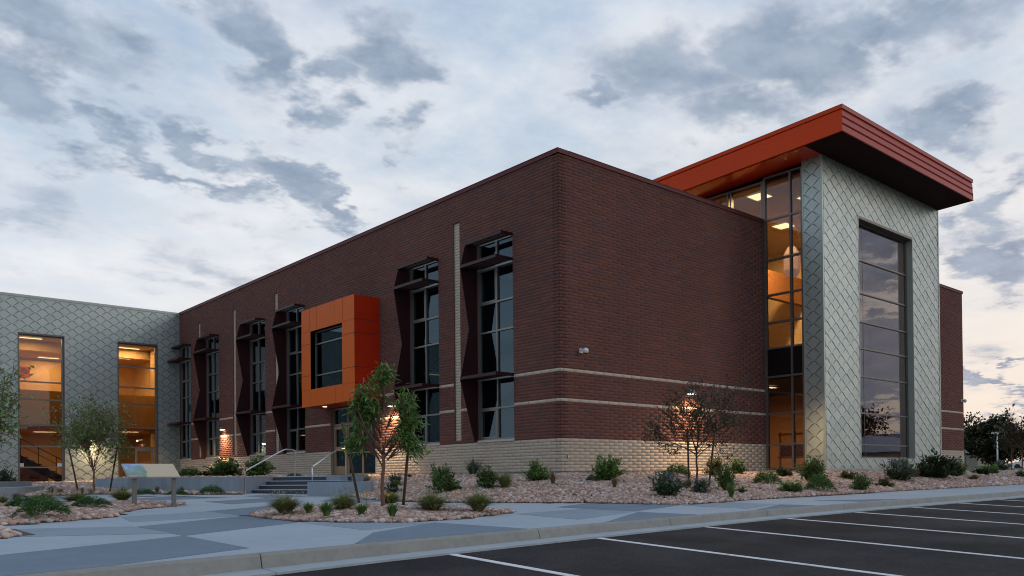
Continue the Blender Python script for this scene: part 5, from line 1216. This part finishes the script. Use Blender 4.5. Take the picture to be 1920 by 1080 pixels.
# ------------------------------------------------------------------ background
def big_tree(pos, W_, H_, seed, label, n=9000, mt=None, base=.12, name='broadleaf_tree'):
    R = np.random.default_rng(seed); t = thing(name, label, 'tree', pos, 'trees beyond the school grounds'); mb = MB()
    mb.tube([(0, 0, -.3), (0.1, 0, H_ * .3), (0, .1, H_ * .6)], [W_ * .035, W_ * .028, W_ * .012], 7)
    cs = []
    for k in range(34):
        a = R.uniform(0, 2 * PI); q_ = R.uniform(0, .40) * W_; z = R.uniform(base + .12, .88) * H_; s_ = math.sin(PI * min(1, max(.05, (z / H_ - base) / (1 - base)))) ** .45
        c_ = np.array([math.cos(a) * q_ * s_, math.sin(a) * q_ * s_, z]); cs.append((c_, R.uniform(.10, .17) * W_))
        if k < 14: mb.tube([(0, 0, H_ * .25), tuple(c_ * .6 + np.array([0, 0, H_ * .12])), tuple(c_)], [W_ * .012, W_ * .008, W_ * .003], 4)
    part('trunk', mb, M['bark_dark'], t)
    m_ = n // 34; B = []
    for c_, r_ in cs:
        d = R.normal(0, 1, (m_, 3)); d /= np.linalg.norm(d, axis=1, keepdims=True); B.append(c_ + d * r_ * R.uniform(.45, 1.08, (m_, 1)) * np.array([1, 1, .8]))
    B = np.concatenate(B); n = len(B); D = R.normal(0, 1, (n, 3)); D /= np.linalg.norm(D, axis=1, keepdims=True)
    link('crown', leaves_mesh('crown', B, D, R.uniform(.03, .05, n) * W_, R.uniform(.018, .03, n) * W_, mt or M['farleaf']), t)
big_tree((87, 20.0, -.1), 10.5, 6.7, 5, 'big dark broadleaf tree beyond the right end of the building', 13000)
big_tree((90.5, 14.5, -.1), 6.5, 6.0, 6, 'smaller brownish tree at the right edge beyond the lamp post', 6000)
big_tree((118, 34, 0), 10, 6.5, 8, 'dark tree farther back behind the big tree', 7000)
t = thing('street_lamp', 'single-arm pale street lamp standing before the dark trees', 'street lamp', (72, 14.0, -.6))
mb = MB(); mb.tube([(0, 0, 0), (0, 0, 4.35)], [.09, .06], 8); part('pole', mb, M['white'], t, True)
mb = MB(); mb.box((-.55, .1, 4.28), (.12, -.1, 4.4)); o = part('lamp_head', mb, M['white'], t); o.rotation_euler = (0, 0, -.75)
# street and verge at the far right
st_z = lambda x, y: .02 + .002 * (x - 60)
mb = MB(); mb.prism([(x, y, .11) for x, y in ((74, -60), (80, -60), (80, 120), (74, 120))], (0, 0, -.4)); structure('street', mb, M['gutter'])
# distant house and parked cars
hs = thing('house', 'low house with pale roof half hidden behind the dark tree', 'house', (98, 30, 0))
mb = MB(); mb.box((-3, -5, -.3), (3, 5, 2.3)); part('wall', mb, M['housewall'], hs)
mb = MB(); mb.add([(-3.6, -5.6, 2.3), (3.6, -5.6, 2.3), (3.6, 5.6, 2.3), (-3.6, 5.6, 2.3), (0, -3, 3.5), (0, 3, 3.5)], [(0, 3, 2, 1), (0, 1, 4), (2, 3, 5), (0, 4, 5, 3), (1, 2, 5, 4)]); part('roof', mb, M['houseroof'], hs)
for k in range(3):
    mb = MB(); mb.box((-3.06, -3.5 + k * 2.6, .8), (-3.0, -2.3 + k * 2.6, 1.8)); part('window', mb, M['glass_blue'], hs)
def car(pos, rz, label, mt):
    t = thing('parked_car', label, 'car', pos, None, rz); mb = MB()
    prof_ = [(-2.2, .35), (2.2, .35), (2.25, .75), (1.3, .92), (.65, 1.38), (-1.1, 1.42), (-1.9, .98), (-2.25, .9)]
    mb.prism([(x, -.85, z) for x, z in prof_], (0, 1.7, 0)); part('body', mb, mt, t)
    mb = MB(); mb.prism([(x, -.86, z) for x, z in ((-1.6, .98), (1.05, .96), (.55, 1.32), (-1.05, 1.35))], (0, 1.72, 0)); part('side_window', mb, M['black'], t)
    for x in (-1.4, 1.4):
        for y in (-.87, .67):
            mb = MB(); mb.tube([(x, y, .33), (x, y + .2, .33)], .33, 14); part('wheel', mb, M['tyre'], t)
car((82.6, 14.2, -.02), 1.75, 'white car parked by the street at the right edge', M['white_car'])
# line of trees, a ridge and houses on the side the glass reflects
for k, (x, y, w_, h_, lb) in enumerate([(92, -30, 11, 7.5, 'dark tree mirrored near the middle of the tower window foot'), (86, -41, 12, 9, 'tallest dark tree mirrored in the tower window'), (95, -20, 10, 6.5, 'dark tree mirrored at the right foot of the tower window'), (78, -51, 12, 8, 'dark tree mirrored at the left foot of the tower window'), (62, -62, 12, 9, 'dark tree beyond the lot, left of the mirrored ones'), (38, -70, 12, 8.5, 'dark tree across the parking lot near its middle'), (8, -74, 13, 9.5, 'dark tree across the parking lot toward its left end')]):
    big_tree((x, y, -.3), w_, h_, 20 + k, lb, 2600)
hs = thing('house', 'house across the parking lot, mirrored low in the tower glass', 'house', (76, -33, -.5))
mb = MB(); mb.box((-6, -4, 0), (6, 4, 2.6)); part('wall', mb, M['housewall'], hs)
mb = MB(); mb.add([(-6.6, -4.6, 2.6), (6.6, -4.6, 2.6), (6.6, 4.6, 2.6), (-6.6, 4.6, 2.6), (-3.6, 0, 4.6), (3.6, 0, 4.6)], [(0, 3, 2, 1), (0, 1, 5, 4), (2, 3, 4, 5), (0, 4, 3), (1, 2, 5)]); part('roof', mb, M['houseroof'], hs)
for k in range(3):
    mb = MB(); mb.box((-4.5 + k * 3.6, 4.0, .9), (-3.2 + k * 3.6, 4.06, 2.0)); part('window', mb, M['glass_blue'], hs)
mb = MB(); vs = []; fs = []; n = 60
for i in range(n + 1):
    a = -2.3 + 2.1 * i / n; r_ = 3600; h_ = 170 + 90 * math.sin(a * 3.1 + 1) + 45 * math.sin(a * 9) + 18 * math.sin(a * 31)
    for rr, zz in ((r_ - 1100, -5), (r_ - 350, h_ * .55 + 12 * math.sin(a * 47)), (r_, h_), (r_ + 900, -5)): vs.append((math.cos(a) * rr, math.sin(a) * rr, zz))
for i in range(n):
    for k in range(3): fs.append((i * 4 + k, i * 4 + k + 1, i * 4 + 5 + k, i * 4 + 4 + k))
mb.add(vs, fs); structure('hills', mb, M['hill'], True)
print('bricks single', nb, 'objects', len(bpy.data.objects), 'tris', sum(len(o.data.polygons) for o in bpy.data.objects if o.type == 'MESH'))
